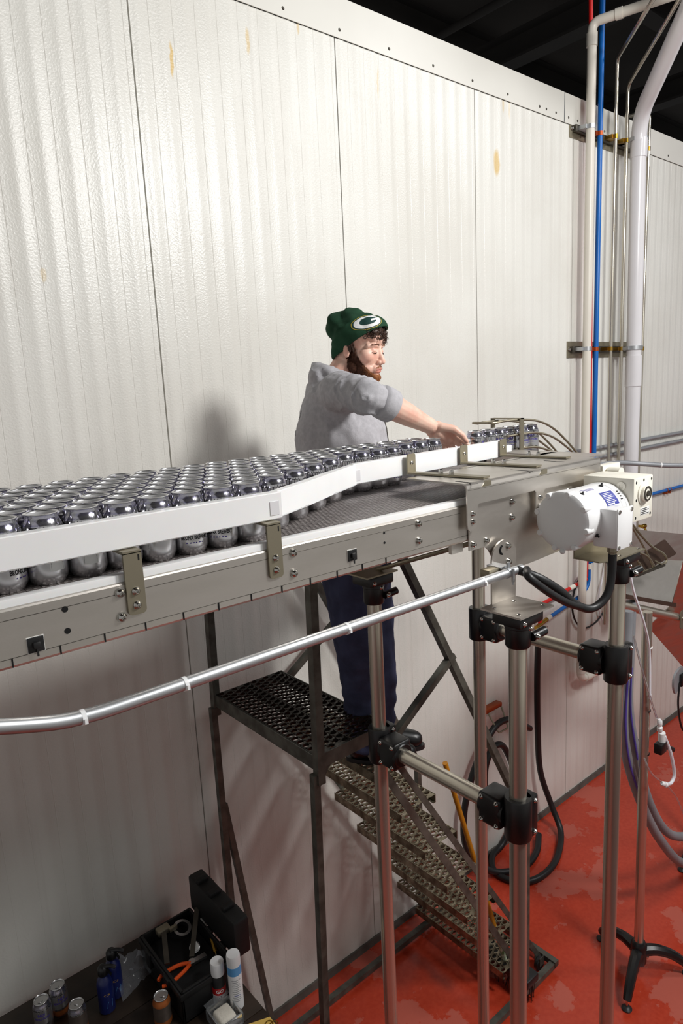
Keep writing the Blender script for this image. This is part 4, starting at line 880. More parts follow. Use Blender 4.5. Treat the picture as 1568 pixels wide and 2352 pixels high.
t = thing('air_valve', 'small black air valve with white fittings on the tripod pole', 'valve', (3.24, 1.44, -2.1))
b = BM(); lathe(b, [(.008, 0), (.014, .01), (.014, .03), (.008, .035), (.013, .045), (.013, .065), (.007, .075)], (3.218, 1.44, -1.80), (-.1, 0, .95), seg=12); obj('upper_fitting', b, 'white_paint', t)
b = BM(); box(b, 3.20, 3.26, 1.42, 1.46, -1.915, -1.86, .004); sweep(b, [(3.26, 1.44, -1.885), (3.35, 1.43, -1.945)], .014, 10); obj('valve_body', b, 'black_plastic', t)
b = BM(); cyl(b, (3.245, 1.44, -1.86), (3.24, 1.44, -1.81), .018, seg=12); obj('cap', b, 'white_paint', t)
b = BM(); sweep(b, smooth_path([(3.25, 1.43, -1.83), (3.31, 1.42, -1.95), (3.36, 1.42, -2.08), (3.33, 1.42, -2.12), (3.27, 1.42, -2.105)], 6), .0085, 8); obj('loop_tube', b, 'white_tube', t)
b = BM(); lathe(b, [(.009, 0), (.014, .012), (.014, .03), (.008, .036), (.013, .046), (.013, .066), (.007, .076)], (3.285, 1.42, -2.115), (-.85, 0, .5), seg=12); obj('lower_fitting', b, 'white_paint', t)
b = BM(); sweep(b, smooth_path([(3.22, 1.42, -2.07), (3.12, 1.43, -1.98), (3.10, 1.46, -1.9)], 5), .004, 6); sweep(b, smooth_path([(3.285, 1.42, -2.12), (3.40, 1.42, -2.24), (3.52, 1.42, -2.42), (3.7, 1.42, -2.7)], 6), .004, 6); obj('clear_tube', b, 'clear_plastic', t)
# sensor cover and its wire at the right edge
t = thing('sensor_cover', 'grey curved sensor cover with a black wire at the right edge', 'sensor', (4.48, 1.9, -2.15)); b = BM(); prism(b, [(q.x, q.z) for q in smooth_path([(4.40, 0, -2.11), (4.40, 0, -2.04), (4.44, 0, -2.00), (4.52, 0, -1.99), (4.56, 0, -2.02), (4.50, 0, -2.07), (4.44, 0, -2.16)], 4, True)], 1.885, 1.90); obj('cover', b, 'grey_conduit', t)
b = BM(); box(b, 4.47, 4.58, 1.865, 1.885, -2.12, -2.03, .008); obj('sensor_body', b, 'black_plastic', t); b = BM(); sweep(b, smooth_path([(4.47, 1.88, -2.09), (4.46, 1.88, -2.25), (4.54, 1.88, -2.45), (4.7, 1.88, -2.55), (4.9, 1.88, -2.52)], 6), .007, 8); obj('wire', b, 'dark_rubber', t)
# foot of another tripod peeping in at the right edge
t = thing('tripod_stand', 'black tripod foot of another machine at the far right edge', 'stand', (4.55, 1.62, FZ)); b = BM(); cyl(b, (4.42, 1.62, FZ + .1), (4.42, 1.62, -1.7), .024, seg=20); obj('pole', b, 'tube_steel', t); tripod_foot(t, 4.42, 1.62, PI - .25)

# ================================================================== WORKBENCH WITH CLUTTER
TZ = -2.32
tb = thing('workbench', 'dark wooden workbench in the lower left corner', 'table', (.2, 2.1, FZ))
for i in range(6):
    b = BM(); y0 = 1.62 + i * .166; box(b, -.9, 1.11, y0, y0 + .163, TZ - .035, TZ, .002); obj('plank', b, 'table_wood', tb)
for x, y in ((-.85, 1.68), (1.05, 1.68), (-.85, 2.55), (1.05, 2.55)):
    b = BM(); box(b, x - .035, x + .035, y - .035, y + .035, FZ, TZ - .035, .003); obj('leg', b, 'table_wood', tb)
b = BM(); box(b, -.85, 1.05, 1.66, 1.69, TZ - .13, TZ - .036); box(b, -.85, 1.05, 2.54, 2.57, TZ - .13, TZ - .036); obj('apron', b, 'table_wood', tb)
# black tool case
tc = thing('tool_case', 'open black hard tool case on the workbench', 'case', (1.0, 2.3, TZ)); x0, x1, y0, y1 = .85, 1.08, 2.09, 2.46; ZT = -2.18
def tray(b, x0, x1, y0, y1, z0, z1, t):
    box(b, x0, x1, y0, y1, z0, z0 + t, .004); box(b, x0, x0 + t, y0, y1, z0, z1, .004); box(b, x1 - t, x1, y0, y1, z0, z1, .004); box(b, x0, x1, y0, y0 + t, z0, z1, .004); box(b, x0, x1, y1 - t, y1, z0, z1, .004)
b = BM(); tray(b, x0, x1, y0, y1, TZ, ZT, .012); box(b, x0 - .008, x1 + .008, y0 - .008, y0, ZT - .03, ZT - .005, .003); box(b, x0 - .008, x0, y0, y1, ZT - .03, ZT - .005, .003)
for yy in (2.2, 2.36): box(b, x0 - .014, x0, yy - .02, yy + .02, ZT - .07, ZT - .005, .004)
obj('case_body', b, 'case_black', tc)
b = BM(); box(b, x0 + .013, x1 - .013, y0 + .013, y1 - .013, TZ + .013, ZT - .055, .006); obj('foam_insert', b, 'foam', tc)
b = BM(); box(b, x1 + .004, x1 + .075, y0 - .004, y1 + .004, ZT - .01, ZT + .15, .012); lid = obj('case_lid', b, 'case_black', tc)
for yy in (2.18, 2.285, 2.39):
    b = BM(); box(b, x1 + .072, x1 + .084, yy - .018, yy + .018, ZT + .01, ZT + .13, .004); obj('lid_rib', b, 'case_black', lid)
    b = BM(); box(b, x1 + .01, x1 + .06, yy - .014, yy + .014, ZT + .145, ZT + .167, .005); obj('latch', b, 'case_black', lid)
    b = BM(); cyl(b, (x1 - .002, yy - .02, ZT + .0), (x1 - .002, yy + .02, ZT + .0), .006, seg=10); obj('hinge', b, 'case_black', tc)
ZI = ZT - .055
t = thing('pliers', 'pliers with orange grips lying in the tool case', 'pliers', (.95, 2.22, ZI)); P = Vector((.965, 2.22, ZI + .02))
for s in (-1, 1):
    b = BM(); sweep(b, smooth_path([P + Vector((-.01, 0, .005)), P + Vector((-.05, s * .02, .008)), P + Vector((-.11, s * .030, .004)), P + Vector((-.14, s * .018, .0))], 5), .0075, 8); obj('grip', b, 'orange_grip', t)
b = BM(); bar(b, P + Vector((-.015, 0, .005)), P + Vector((.055, 0, .0)), .022, .01); lathe(b, [(.014, 0), (.014, .014)], P + Vector((-.005, 0, -.002)), seg=14); obj('jaws', b, 'pale_steel', t)
t = thing('adjustable_wrench', 'grey adjustable wrench resting across the tool case', 'wrench', (.93, 2.35, ZI)); b = BM(); bar(b, (.875, 2.26, ZI + .045), (.93, 2.40, ZI + .065), .02, .009); obj('handle', b, 'strut', t); b = BM(); box(b, .905, .96, 2.395, 2.43, ZI + .05, ZI + .075, .005); box(b, .95, .985, 2.385, 2.40, ZI + .053, ZI + .072, .003); obj('jaw', b, 'bracket_steel', t)
t = thing('tape_roll', 'clear round tape roll at the back of the tool case', 'tape', (1.0, 2.40, ZI)); b = BM(); lathe(b, [(.026, .03), (.038, .03), (.038, .05), (.026, .05), (.026, .03)], (1.0, 2.40, ZI), (0.1, -.3, 1), seg=24, cap0=False, cap1=False); obj('roll', b, 'pale_steel', t)
t = thing('pressure_gauge', 'small round dial gauge in the middle of the tool case', 'gauge', (1.0, 2.27, ZI)); b = BM(); lathe(b, [(.020, 0), (.022, .004), (.022, .016), (.019, .018)], (1.005, 2.28, ZI + .02), (-.3, -.5, .8), seg=20); g = obj('dial_case', b, 'pale_steel', t); b = BM(); lathe(b, [(.017, .0185), (.017, .0188)], (1.005, 2.28, ZI + .02), (-.3, -.5, .8), seg=20); obj('dial', b, 'paper', g)
t = thing('file', 'long dark file leaning out of the tool case', 'file', (1.04, 2.36, ZI)); b = BM(); bar(b, (.97, 2.24, ZI + .03), (1.085, 2.40, ZI + .085), .02, .006); obj('blade', b, 'strut', t)
t = thing('marker_pen', 'white marker pen beside the case lid', 'pen', (1.08, 2.33, ZI)); b = BM(); cyl(b, (1.085, 2.28, ZI + .02), (1.085, 2.37, ZI + .05), .007, seg=12); obj('barrel', b, 'paper', t); b = BM(); cyl(b, (1.085, 2.37, ZI + .05), (1.085, 2.40, ZI + .06), .0075, seg=12); obj('cap', b, 'print_black', t)
t = thing('screwdriver', 'screwdriver with an amber handle in the tool case', 'screwdriver', (1.06, 2.2, ZI)); b = BM(); sweep(b, [(1.055, 2.20, ZI + .02), (1.075, 2.27, ZI + .03)], [.011, .009], 8); obj('handle', b, 'brass', t); b = BM(); cyl(b, (1.055, 2.20, ZI + .02), (1.03, 2.13, ZI + .012), .0035, seg=8); obj('shaft', b, 'pale_steel', t)
# drink cans with lids
def lid_can(x, y, label, mats, group=None, rot=0.0):
    o = thing('drink_can', label, 'can', (x, y, TZ), group, rot)
    def P(nm, bm, m, par=o): 
        me = mesh_of(bm, nm, m, 60); q = bpy.data.objects.new(nm, me); COL.objects.link(q); q.parent = par; return q
    b = BM(); lathe(b, [(.0245, 0), (.0262, .0012), (.0322, .0115), (.0331, .0155), (.0331, .034)], seg=28); P('lower_body', b, mats[0])
    b = BM(); lathe(b, [(.0331, .034), (.0331, .094)], seg=28, cap0=False, cap1=False); P('label_band', b, mats[1])
    b = BM(); lathe(b, [(.0331, .094), (.0312, .1035), (.0275, .112), (.0265, .1165)], seg=28, cap0=False, cap1=False); P('shoulder', b, mats[2])
    b = BM(); lathe(b, [(.0265, .1165), (.0272, .1205), (.0262, .1215), (.0245, .1205), (.0235, .1165), (.008, .1165)], seg=28, cap0=False); l = P('lid', b, 'pale_steel')
    b = BM(); prism(b, rrect(-.007, .007, -.004, .014, .0055), .1175, .1187, 'XY'); P('pull_tab', b, 'pale_steel', o)
    return o
a = lid_can(.455, 2.45, 'silver drink can at the left end of the workbench', ('can_print', 'can_rim', 'can_print'), None, 2.2)
c = lid_can(.522, 2.475, 'silver drink can with an amber base beside the wall on the bench', ('can_orange', 'can_rim', 'can_print'), None, 2.6)
lid_can(.548, 2.34, 'drink can cut by the lower picture edge at left', ('can_orange', 'can_taupe', 'can_print'))
lid_can(.797, 2.155, 'orange and brown drink can in front of the tool case', ('can_orange', 'can_taupe', 'can_orange'), None, -1.8)
for o, rr in ((a, 0), (c, 0)):
    for nm, k in (('brand_lettering', 'black'), ('title_lettering', 'title'), ('name_lettering', 'name')):
        p = bpy.data.objects.new(nm, CG[k]); COL.objects.link(p); p.parent = o; p.rotation_euler = (0, 0, -PI / 2 - 2.6)
# blue spray bottles
for (x, y, lb, h) in ((.662, 2.36, 'dark blue spray bottle, the left one of the wrapped pair', 0), (.712, 2.40, 'dark blue spray bottle, the right one of the wrapped pair', .012)):
    t = thing('spray_bottle', lb, 'bottle', (x, y, TZ), 'blue spray bottles'); b = BM(); lathe(b, [(.026, 0), (.030, .004), (.030, .115 + h), (.026, .135 + h), (.014, .15 + h), (.014, .16 + h)], (x, y, TZ), seg=24); bt = obj('bottle_body', b, 'bottle_blue', t)
    b = BM(); lathe(b, [(.019, 0), (.020, .004), (.020, .024), (.014, .034), (.008, .038)], (x, y, TZ + .158 + h), seg=18); sweep(b, smooth_path([(x - .005, y, TZ + .19 + h), (x + .02, y - .02, TZ + .194 + h), (x + .038, y - .032, TZ + .185 + h)], 4), .007, 8); bar(b, (x + .012, y - .014, TZ + .182 + h), (x + .022, y - .022, TZ + .155 + h), .009, .004); obj('trigger_cap', b, 'black_plastic', t)
    b = BM(); q = text_bm('O', .024, .0004); bmesh.ops.scale(q, vec=(1.3, .55, 1), verts=q.verts); merge(b, wrap(q, .0304, 0, .085)); me = mesh_of(b, 'gold_emblem', 'gold_print', fix=False); e = bpy.data.objects.new('gold_emblem', me); COL.objects.link(e); e.parent = t; e.rotation_euler = (0, 0, -1.75)
    b = BM(); q = bmesh.new(); q.faces.new([q.verts.new(p) for p in ((-.010, -.016, 0), (.012, -.016, 0), (.016, .014, 0), (-.002, .010, 0))]); merge(b, wrap(q, .0304, 0, .045)); me = mesh_of(b, 'printed_patch', 'light_blue', fix=False); e = bpy.data.objects.new('printed_patch', me); COL.objects.link(e); e.parent = t; e.rotation_euler = (0, 0, -1.6)
b = BM(); bmesh.ops.create_grid(b, x_segments=18, y_segments=14, size=1.0)
for v in b.verts:
    u, s = v.co.x, v.co.y; n = noise.noise(Vector((u * 2.3, s * 2.1, 1.7)))
    v.co = Vector((.785 + .075 * u + .01 * n, 2.40 + .055 * s * (1 - .4 * u) + .02 * n, TZ + .03 + .045 * (s + 1) * (.7 + .5 * n) + .03 * (u + 1) * abs(n)))
tag(obj('plastic_bag', b, 'bag', fix=False), 'crumpled clear plastic wrap between the blue bottles and the case', 'bag')
# aerosols
t = thing('aerosol_can', 'white aerosol can with a red and black label beside the tool case', 'aerosol', (1.0, 2.085, TZ)); x, y = 1.0, 2.085
b = BM(); lathe(b, [(.026, 0), (.0265, .004), (.0265, .055)], (x, y, TZ), seg=24); obj('can_body', b, 'white_paint', t); b = BM(); lathe(b, [(.0266, .055), (.0266, .085)], (x, y, TZ), seg=24); bd = obj('red_band', b, 'spray_red', t); b = BM(); lathe(b, [(.0266, .085), (.0266, .125), (.020, .135)], (x, y, TZ), seg=24); obj('black_band', b, 'print_black', t); b = BM(); lathe(b, [(.0255, .132), (.0262, .138), (.0262, .182), (.0245, .186)], (x, y, TZ), seg=24); obj('cap', b, 'white_paint', t)
for s_, sz, z0, m in (('GO', .020, .071, 'print_white'), ('-7', .016, .045, 'print_black')):
    b = BM(); merge(b, wrap(text_bm(s_, sz, .0004), .0270, 0, z0)); me = mesh_of(b, 'label_lettering', m, fix=False); e = bpy.data.objects.new('label_lettering', me); COL.objects.link(e); e.parent = t; e.rotation_euler = (0, 0, -1.95)
t = thing('aerosol_can', 'tall white aerosol can with a blue band beside the tool case', 'aerosol', (1.042, 2.03, TZ)); x, y = 1.042, 2.03
b = BM(); lathe(b, [(.026, 0), (.0265, .004), (.0265, .172), (.0255, .178)], (x, y, TZ), seg=24); obj('can_body', b, 'white_paint', t); b = BM(); lathe(b, [(.0267, .150), (.0267, .185)], (x, y, TZ), seg=24); obj('blue_band', b, 'light_blue', t); b = BM(); lathe(b, [(.0262, .185), (.0265, .19), (.0265, .222), (.0245, .23), (.022, .23)], (x, y, TZ), seg=24); obj('cap', b, 'white_paint', t)
for i in range(12):
    b = BM(); q = bmesh.new(); ww = .018 - .003 * (i % 3); q.faces.new([q.verts.new(p) for p in ((-ww, -.0012, 0), (ww - .004 * (i % 2), -.0012, 0), (ww - .004 * (i % 2), .0012, 0), (-ww, .0012, 0))]); bmesh.ops.subdivide_edges(q, edges=[e for e in q.edges if abs(e.verts[0].co.y - e.verts[1].co.y) < 1e-6], cuts=5); merge(b, wrap(q, .0269, 0, .132 - i * .0082)); me = mesh_of(b, 'print_line', 'print_blue' if i == 8 else 'grey_conduit', fix=False); e = bpy.data.objects.new('print_line', me); COL.objects.link(e); e.parent = t; e.rotation_euler = (0, 0, -1.9)
# clamshell with a pad
t = thing('plastic_clamshell', 'clear plastic food box in front of the aerosols', 'box', (.975, 2.03, TZ)); b = BM(); tray(b, .925, 1.02, 1.95, 2.055, TZ, TZ + .045, .0015); bar(b, (.925, 2.06, TZ + .045), (1.02, 2.06, TZ + .06), .03, .002); obj('box', b, 'clear_plastic', t)
b = BM(); box(b, .938, 1.005, 1.965, 2.04, TZ + .004, TZ + .04, .012, 3); tag(obj('scrub_pad', b, 'sponge'), 'off white scrub pad inside the clear plastic box', 'sponge')
# papers and key ring at the bench corner
t = thing('manila_folder', 'yellow manila folder at the right corner of the bench', 'folder', (1.07, 1.86, TZ)); b = BM(); V = [(1.00, 1.80), (1.10, 1.78), (1.105, 1.90), (1.03, 1.93)]; prism(b, V, TZ, TZ + .003, 'XY'); obj('cover', b, 'manila', t)
t = thing('paper_sheet', 'white paper sheet lying on the manila folder', 'paper', (1.04, 1.84, TZ)); b = BM(); prism(b, [(.965, 1.80), (1.07, 1.77), (1.075, 1.875), (1.02, 1.905)], TZ + .0032, TZ + .0042, 'XY'); obj('sheet', b, 'paper', t)
t = thing('key_ring', 'steel key ring on the bench corner by the folder', 'keys', (1.09, 1.87, TZ))
for i in range(2):
    b = BM(); sweep(b, [(1.085 + .012 * i + .014 * math.cos(a), 1.875 - .015 * i + .014 * math.sin(a), TZ + .006 + .002 * i) for a in [2 * PI * k / 20 for k in range(20)]], .0018, 6, closed=True); obj('ring', b, 'brass', t)
# ================================================================== THE MAN IN THE BEANIE
PF = Vector((.7507, -.6606, 0)); PC = Vector((1.70, 2.0, -1.57))
man = thing('person', 'bearded man in a green beanie and grey hoodie reaching over the cans', 'person', PC, None, math.atan2(PF.y, PF.x))
def part(name, bm, m, parent=man, ang=60, fix=True):
    """builder coordinates of the figure: x ahead of him, y to his left, z relative to the eye level"""
    me = bm if isinstance(bm, bpy.types.Mesh) else mesh_of(bm, name, m, ang, fix)
    me.transform(Matrix.Translation((0, 0, -PC.z))); o = bpy.data.objects.new(name, me); COL.objects.link(o); o.parent = parent; return o
HM = Matrix.Translation((.064, 0, .152)) @ Matrix.Rotation(math.radians(-27), 4, 'Z') @ Matrix.Rotation(math.radians(9), 4, 'Y')
HI = HM.inverted()
def hb(bm, c, r, sc=(1, 1, 1)): ball(bm, HM @ Vector(c), r, 3, sc, HM.to_3x3())
def hc(bm, pts, rad): capsule(bm, [HM @ Vector(p) for p in pts], rad)
b = BM()
hb(b, (-.006, 0, .034), 1, (.096, .074, .086)); hb(b, (.032, 0, -.030), 1, (.062, .062, .075)); hb(b, (.040, 0, -.082), 1, (.052, .051, .034))
hb(b, (.080, 0, -.107), .017, (1, 1.3, 1))
for s in (-1, 1):
    hb(b, (.056, s * .040, -.034), .029); hb(b, (.0765, s * .0315, -.0165), .0135); hc(b, [(.0845, s * .010, .003), (.0815, s * .034, .006), (.066, s * .054, .000)], [.009, .0095, .009])
    hb(b, (.0985, s * .0110, -.0555), .0085); hb(b, (-.012, s * .068, -.022), 1, (.015, .009, .025)); hb(b, (-.009, s * .069, -.041), .0085)
    hc(b, [(.0910, s * .014, -.0795), (.0958, 0, -.0785)], [.0040, .0052]); hc(b, [(.0900, s * .013, -.0885), (.0940, 0, -.0885)], [.0042, .0054])
    hb(b, (.010, s * .046, -.078), .018)
hc(b, [(.086, 0, -.006), (.0935, 0, -.026), (.1040, 0, -.046), (.1065, 0, -.0520)], [.0085, .0092, .0108, .0112]); hb(b, (.084, 0, -.080), 1, (.019, .028, .021)); hb(b, (.078, 0, .030), 1, (.022, .048, .03))
hc(b, [(-.030, 0, -.05), (-.048, 0, -.10)], [.058, .058])
capsule(b, [HM @ Vector((-.035, 0, -.07)), (-.035, 0, -.01)], [.057, .066])
capsule(b, [(-.035, 0, -.02), (-.02, 0, -.30), (.01, 0, -.62)], [.085, .10, .11])
SH, EL, WR = Vector((.0, -.19, -.012)), Vector((.095, -.385, -.035)), Vector((.296, -.268, -.148))
capsule(b, [(-.03, -.06, -.03), SH, EL], [.06, .050, .036]); capsule(b, [EL, EL.lerp(WR, .28), EL.lerp(WR, .6), EL.lerp(WR, .85), WR], [.036, .0450, .039, .031, .028])
SL, ELL, WL = Vector((.0, .19, -.012)), Vector((.04, .25, -.27)), Vector((.22, .13, -.33))
capsule(b, [(-.03, .06, -.03), SL, ELL], [.06, .052, .042]); capsule(b, [ELL, WL], [.04, .027])
capsule(b, [(.0, -.085, -.66), (.015, -.06, -1.07), (.005, .03, -1.47)], [.08, .055, .04]); capsule(b, [(.02, .09, -.66), (.09, .11, -1.07), (.09, .13, -1.47)], [.08, .055, .04])
# hands: palm, thumb, four fingers
def hand(b, wr, d, pn, curl, flip=1):
    d = Vector(d).normalized(); pn = Vector(pn); pn = (pn - d * pn.dot(d)).normalized(); u = d.cross(pn) * flip       # u: towards the thumb
    if u.z < 0 and flip == 1: u = -u
    K = []
    for i, (off, ln, r) in enumerate(((.031, .088, .0125), (.011, .092, .0130), (-.010, .088, .0125), (-.030, .080, .0115))):
        k = wr + d * ln + u * off - pn * (.004 if i in (1, 2) else .0); K.append(k)
        capsule(b, [wr + u * off * .55 + d * .006, wr + d * ln * .55 + u * off * .85, k], [.0165, .0150, r])
    capsule(b, [wr + d * .03 + pn * .006, wr + d * .07 + pn * .006], [.022, .020])
    tips = []
    for i, (l1, l2, l3, r) in enumerate(((.042, .026, .021, .0098), (.046, .029, .022, .0100), (.042, .027, .021, .0096), (.033, .021, .019, .0086))):
        a = curl[i]; p = K[i]; pts = [p]; ang = 0; rr = [r * 1.15]
        for l, da in ((l1, a[0]), (l2, a[1]), (l3, a[2])):
            ang += da; p = p + (d * math.cos(ang) + pn * math.sin(ang) + u * .05 * (1.5 - i)) * l; pts.append(p); rr.append(r * (1 - .09 * len(pts)))
        capsule(b, pts, rr); tips.append(pts[-1])
    t0 = wr + d * .016 + u * .022 + pn * .006; t1 = t0 + d * .036 + u * .026 + pn * .008; t2 = t1 + d * .034 + u * .006 + pn * .012; t3 = t2 + d * .025 - u * .004 + pn * .008
    capsule(b, [t0, t1, t2, t3], [.0165, .0140, .0115, .0085]); return tips
hand(b, WR + (WR - EL).normalized() * .012, (.62, .30, -.52), (-.15, -.90, -.35), ((.15, .40, .30), (.15, .35, .3), (.2, .4, .3), (.25, .45, .3)))
hand(b, WL + (WL - ELL).normalized() * .012, (.75, -.45, -.15), (0, -.2, -.9), ((.3, .4, .3),) * 4)
body = voxel(b, .0026, 7, .5)
for v in body.verts:                                    # mouth line, lip edge, eye fold, cheek
    p = HI @ v.co
    if p.x > .03 and -.14 < p.z < .06 and abs(p.y) < .08:
        dx = 0.0
        if abs(p.y) < .024: dx -= .0045 * math.exp(-((p.z + .0832 + 6 * p.y * p.y) / .0021) ** 2) * (1 - (p.y / .024) ** 2)
        dx -= .0022 * math.exp(-((p.z + .0985) / .005) ** 2) * math.exp(-(p.y / .018) ** 2)
        for s in (-1, 1):
            e = Vector((p.y - s * .0315, p.z + .0055)); dx -= .0030 * math.exp(-(e.x / .014) ** 2 - (e.y / .0028) ** 2)
            e = Vector((p.y - s * .0315, p.z + .0215)); dx -= .0020 * math.exp(-(e.x / .013) ** 2 - (e.y / .0022) ** 2)
            e = Vector((p.y - s * .016, p.z + .012)); dx -= .0035 * math.exp(-(e.x / .006) ** 2 - (e.y / .010) ** 2)
            e = Vector((p.y - s * .021, p.z + .060)); dx -= .0016 * math.exp(-(e.x / .003) ** 2 - (e.y / .012) ** 2)
            e = Vector((p.y - s * .008, p.z + .0635)); dx -= .0030 * math.exp(-(e.x / .0035) ** 2 - (e.y / .003) ** 2)
        if dx: v.co = HM @ Vector((p.x + dx, p.y, p.z))
for f in body.faces:
    p = HI @ f.calc_center_median()
    f.material_index = 1 if (p.x > .086 and abs(p.y) < .022 and -.0955 + 8 * p.y * p.y < p.z < -.0745 - 10 * p.y * p.y) else 0
# beard follows the jaw
def zl(x):
    L = [(-.03, .03), (.000, .03), (.013, -.002), (.030, -.038), (.050, -.066), (.068, -.082), (.080, -.094), (.09, -.1005), (.14, -.1005)]
    for (a, p), (c, q) in zip(L, L[1:]):
        if a <= x <= c: return p + (q - p) * (x - a) / (c - a)
    return -1
bd = BM(); vm = {}; seeds = []
for f in body.faces:
    p = HI @ f.calc_center_median()
    if abs(p.y) > .1 or p.z < -.135 or p.x < -.012 + max(0, -.07 - p.z) * .6 or p.z > zl(p.x) + .004 * noise.noise(p * 260) or p.z > .02: continue
    if (abs(p.y) < .03 and p.x < .03) or (abs(p.y) > .066 and p.x < .006 and p.z > -.062): continue
    seeds.append((f.calc_center_median(), f.normal.copy(), p)); vs = []
    for v in f.verts:
        if v.index not in vm:
            q = HI @ v.co; edge = min(1, max(0, (zl(q.x) + .004 - q.z) / .012)); n = .5 + .5 * noise.noise(v.co * 240)
            vm[v.index] = bd.verts.new(v.co + v.normal * (.0006 + edge * (.0042 + .0035 * n)))
        vs.append(vm[v.index])
    try: bd.faces.new(vs)
    except ValueError: pass
mt = mat('beard', srgb(92, 54, 34), 0, 0.7, spec=.2); t = NT(mt); bs = t.n['Principled BSDF']
tcn = t.new('ShaderNodeTexCoord'); sp = t.new('ShaderNodeSeparateXYZ'); t.link(tcn.outputs['Object'], sp.inputs[0]); nz = t.new('ShaderNodeTexNoise'); nz.inputs['Scale'].default_value = 190; t.link(tcn.outputs['Object'], nz.inputs['Vector'])
f1 = t.math('ADD', t.ramp(sp.outputs['X'], .06, .14), t.math('MULTIPLY_ADD', nz.outputs['Fac'], .5, -.25))      # ginger towards the chin, dark brown at the sideburns
t.link(t.mix(f1, srgb(66, 40, 28), srgb(150, 96, 58)), bs.inputs['Base Color'])
body.normal_update(); btree = BVHTree.FromBMesh(body)
def on_face(y, z, lift=.0006):
    o_ = HM @ Vector((.2, y, z)); h, nn, _, _ = btree.ray_cast(o_, HM.to_3x3() @ Vector((-1, 0, 0))); return (h + nn * lift) if h else HM @ Vector((.09, y, z))
skin = part('body', body, ['skin', 'lip'])
part('beard', bd, 'beard', fix=False)
b = BM(); r3 = random.Random(5)
for i in range(3200):
    c, n, p = r3.choice(seeds); q = c + n * .003; d = (n * .55 + (HM.to_3x3() @ Vector((.25 - .2 * (p.x < .04), 0, -.8))) + Vector((r3.uniform(-.4, .4), r3.uniform(-.4, .4), r3.uniform(-.3, .3)))).normalized(); L = r3.uniform(.006, .013); s = d.cross(n).normalized() * .0007
    m1 = q + d * L * .55 + n * .001; b.faces.new([b.verts.new(x) for x in (q - s, q + s, m1 + s * .7, m1 - s * .7)]); b.faces.new([b.verts.new(x) for x in (m1 - s * .7, m1 + s * .7, q + d * L)])
for i in range(160):                                   # thin moustache
    y = r3.uniform(-.024, .024); q = HM @ Vector((.100 - 9 * y * y, y, -.068 - 12 * y * y + r3.uniform(-.003, .002))); d = HM.to_3x3() @ Vector((.35, y * 14, -.8)).normalized(); s = Vector((0, 0, 1)).cross(d).normalized() * .0005; b.faces.new([b.verts.new(x) for x in (q - s, q + s, q + d * r3.uniform(.004, .007))])
o = part('beard_hairs', b, 'beard', fix=False); o['kind'] = 'stuff'
for s in (-1, 1):
    b = BM(); sweep(b, [on_face(s * (.0315 + .0145 * u), -.0205 - .0030 * (1 - u * u) - .0012 * u, .0004) for u in [-1 + .2 * k for k in range(11)]], [.0005 + .0011 * (1 - abs(-1 + .2 * k) ** 2) for k in range(11)], 6)
    for k in range(14):
        u = -.4 + 1.4 * k / 13; c = on_face(s * (.0315 + .0145 * u), -.0205 - .0030 * (1 - u * u), .0006); d = HM.to_3x3() @ Vector((.8, s * .45 * u, -.45)).normalized(); sweep(b, [c, c + d * .006], [.0005, .0001], 4)
    part('eyelash_line', b, 'lash')
    b = BM(); sweep(b, [on_face(s * (.0315 + .0150 * u), -.0070 - .0035 * u * u, .0001) for u in [-1 + .2 * k for k in range(11)]], [.0002 + .0005 * (1 - abs(-1 + .2 * k) ** 2) for k in range(11)], 5); part('eyelid_crease', b, 'lip')
    b = BM()
    for k in range(150):
        u = r3.random(); c = on_face(s * (.012 + .040 * u), .0055 + .0070 * math.sin(u * 2.4) - .006 * u + r3.uniform(-.0028, .0028), .0006); d = HM.to_3x3() @ Vector((.15, s * .8, .35 - .6 * u)).normalized(); w2 = Vector((0, 0, .0006)); b.faces.new([b.verts.new(x) for x in (c - w2, c + w2, c + d * .007)])
    part('eyebrow', b, 'brow', fix=False)
b = BM(); sweep(b, [on_face(.0225 * u, -.0838 - .0030 * u * u, -.0002) for u in [-1 + .1 * k for k in range(21)]], [.0004 + .0006 * (1 - abs(-1 + .1 * k)) for k in range(21)], 5); part('mouth_line', b, 'lash')
b = BM()                                               # curls over the forehead and short hair by the ear
ball(b, HM @ Vector((.078, -.004, .052)), 1, 3, (.022, .050, .018), HM.to_3x3())
for k in range(240):
    u = r3.random(); y = -.066 + .125 * u; c = Vector((.096 - 8 * (y + .0) ** 2 + r3.uniform(-.008, .008), y, .050 + r3.uniform(-.020, .016) - (.012 if y > .0 else 0))); ax = Vector((r3.uniform(-1, 1), r3.uniform(-1, 1), r3.uniform(-1, 1))).normalized(); u1, v1 = frame_from(ax); R0 = r3.uniform(.004, .0075)
    sweep(b, [HM @ (c + (u1 * math.cos(a * .55) + v1 * math.sin(a * .55)) * R0 * (1 - .03 * a) + ax * .0009 * a) for a in range(15)], [.0017 - .00008 * a for a in range(15)], 5)
for k in range(30):
    s = -1 if k % 3 else 1; c = HM @ Vector((r3.uniform(-.012, .022), s * .0755, r3.uniform(-.02, .022))); d = HM.to_3x3() @ Vector((.2, 0, -1)).normalized(); sweep(b, [c, c + d * .008, c + d * .016 + Vector((0, 0, 0))], [.0022, .002, .0006], 5)
o = part('hair', b, 'hair'); o['kind'] = 'stuff'
b = BM(); capsule(b, [HM @ Vector((-.085, -.02, -.05)), HM @ Vector((-.085, .02, -.05))], [.016, .016]); 
part('nape_hair', voxel(b, .004, 3), 'hair')
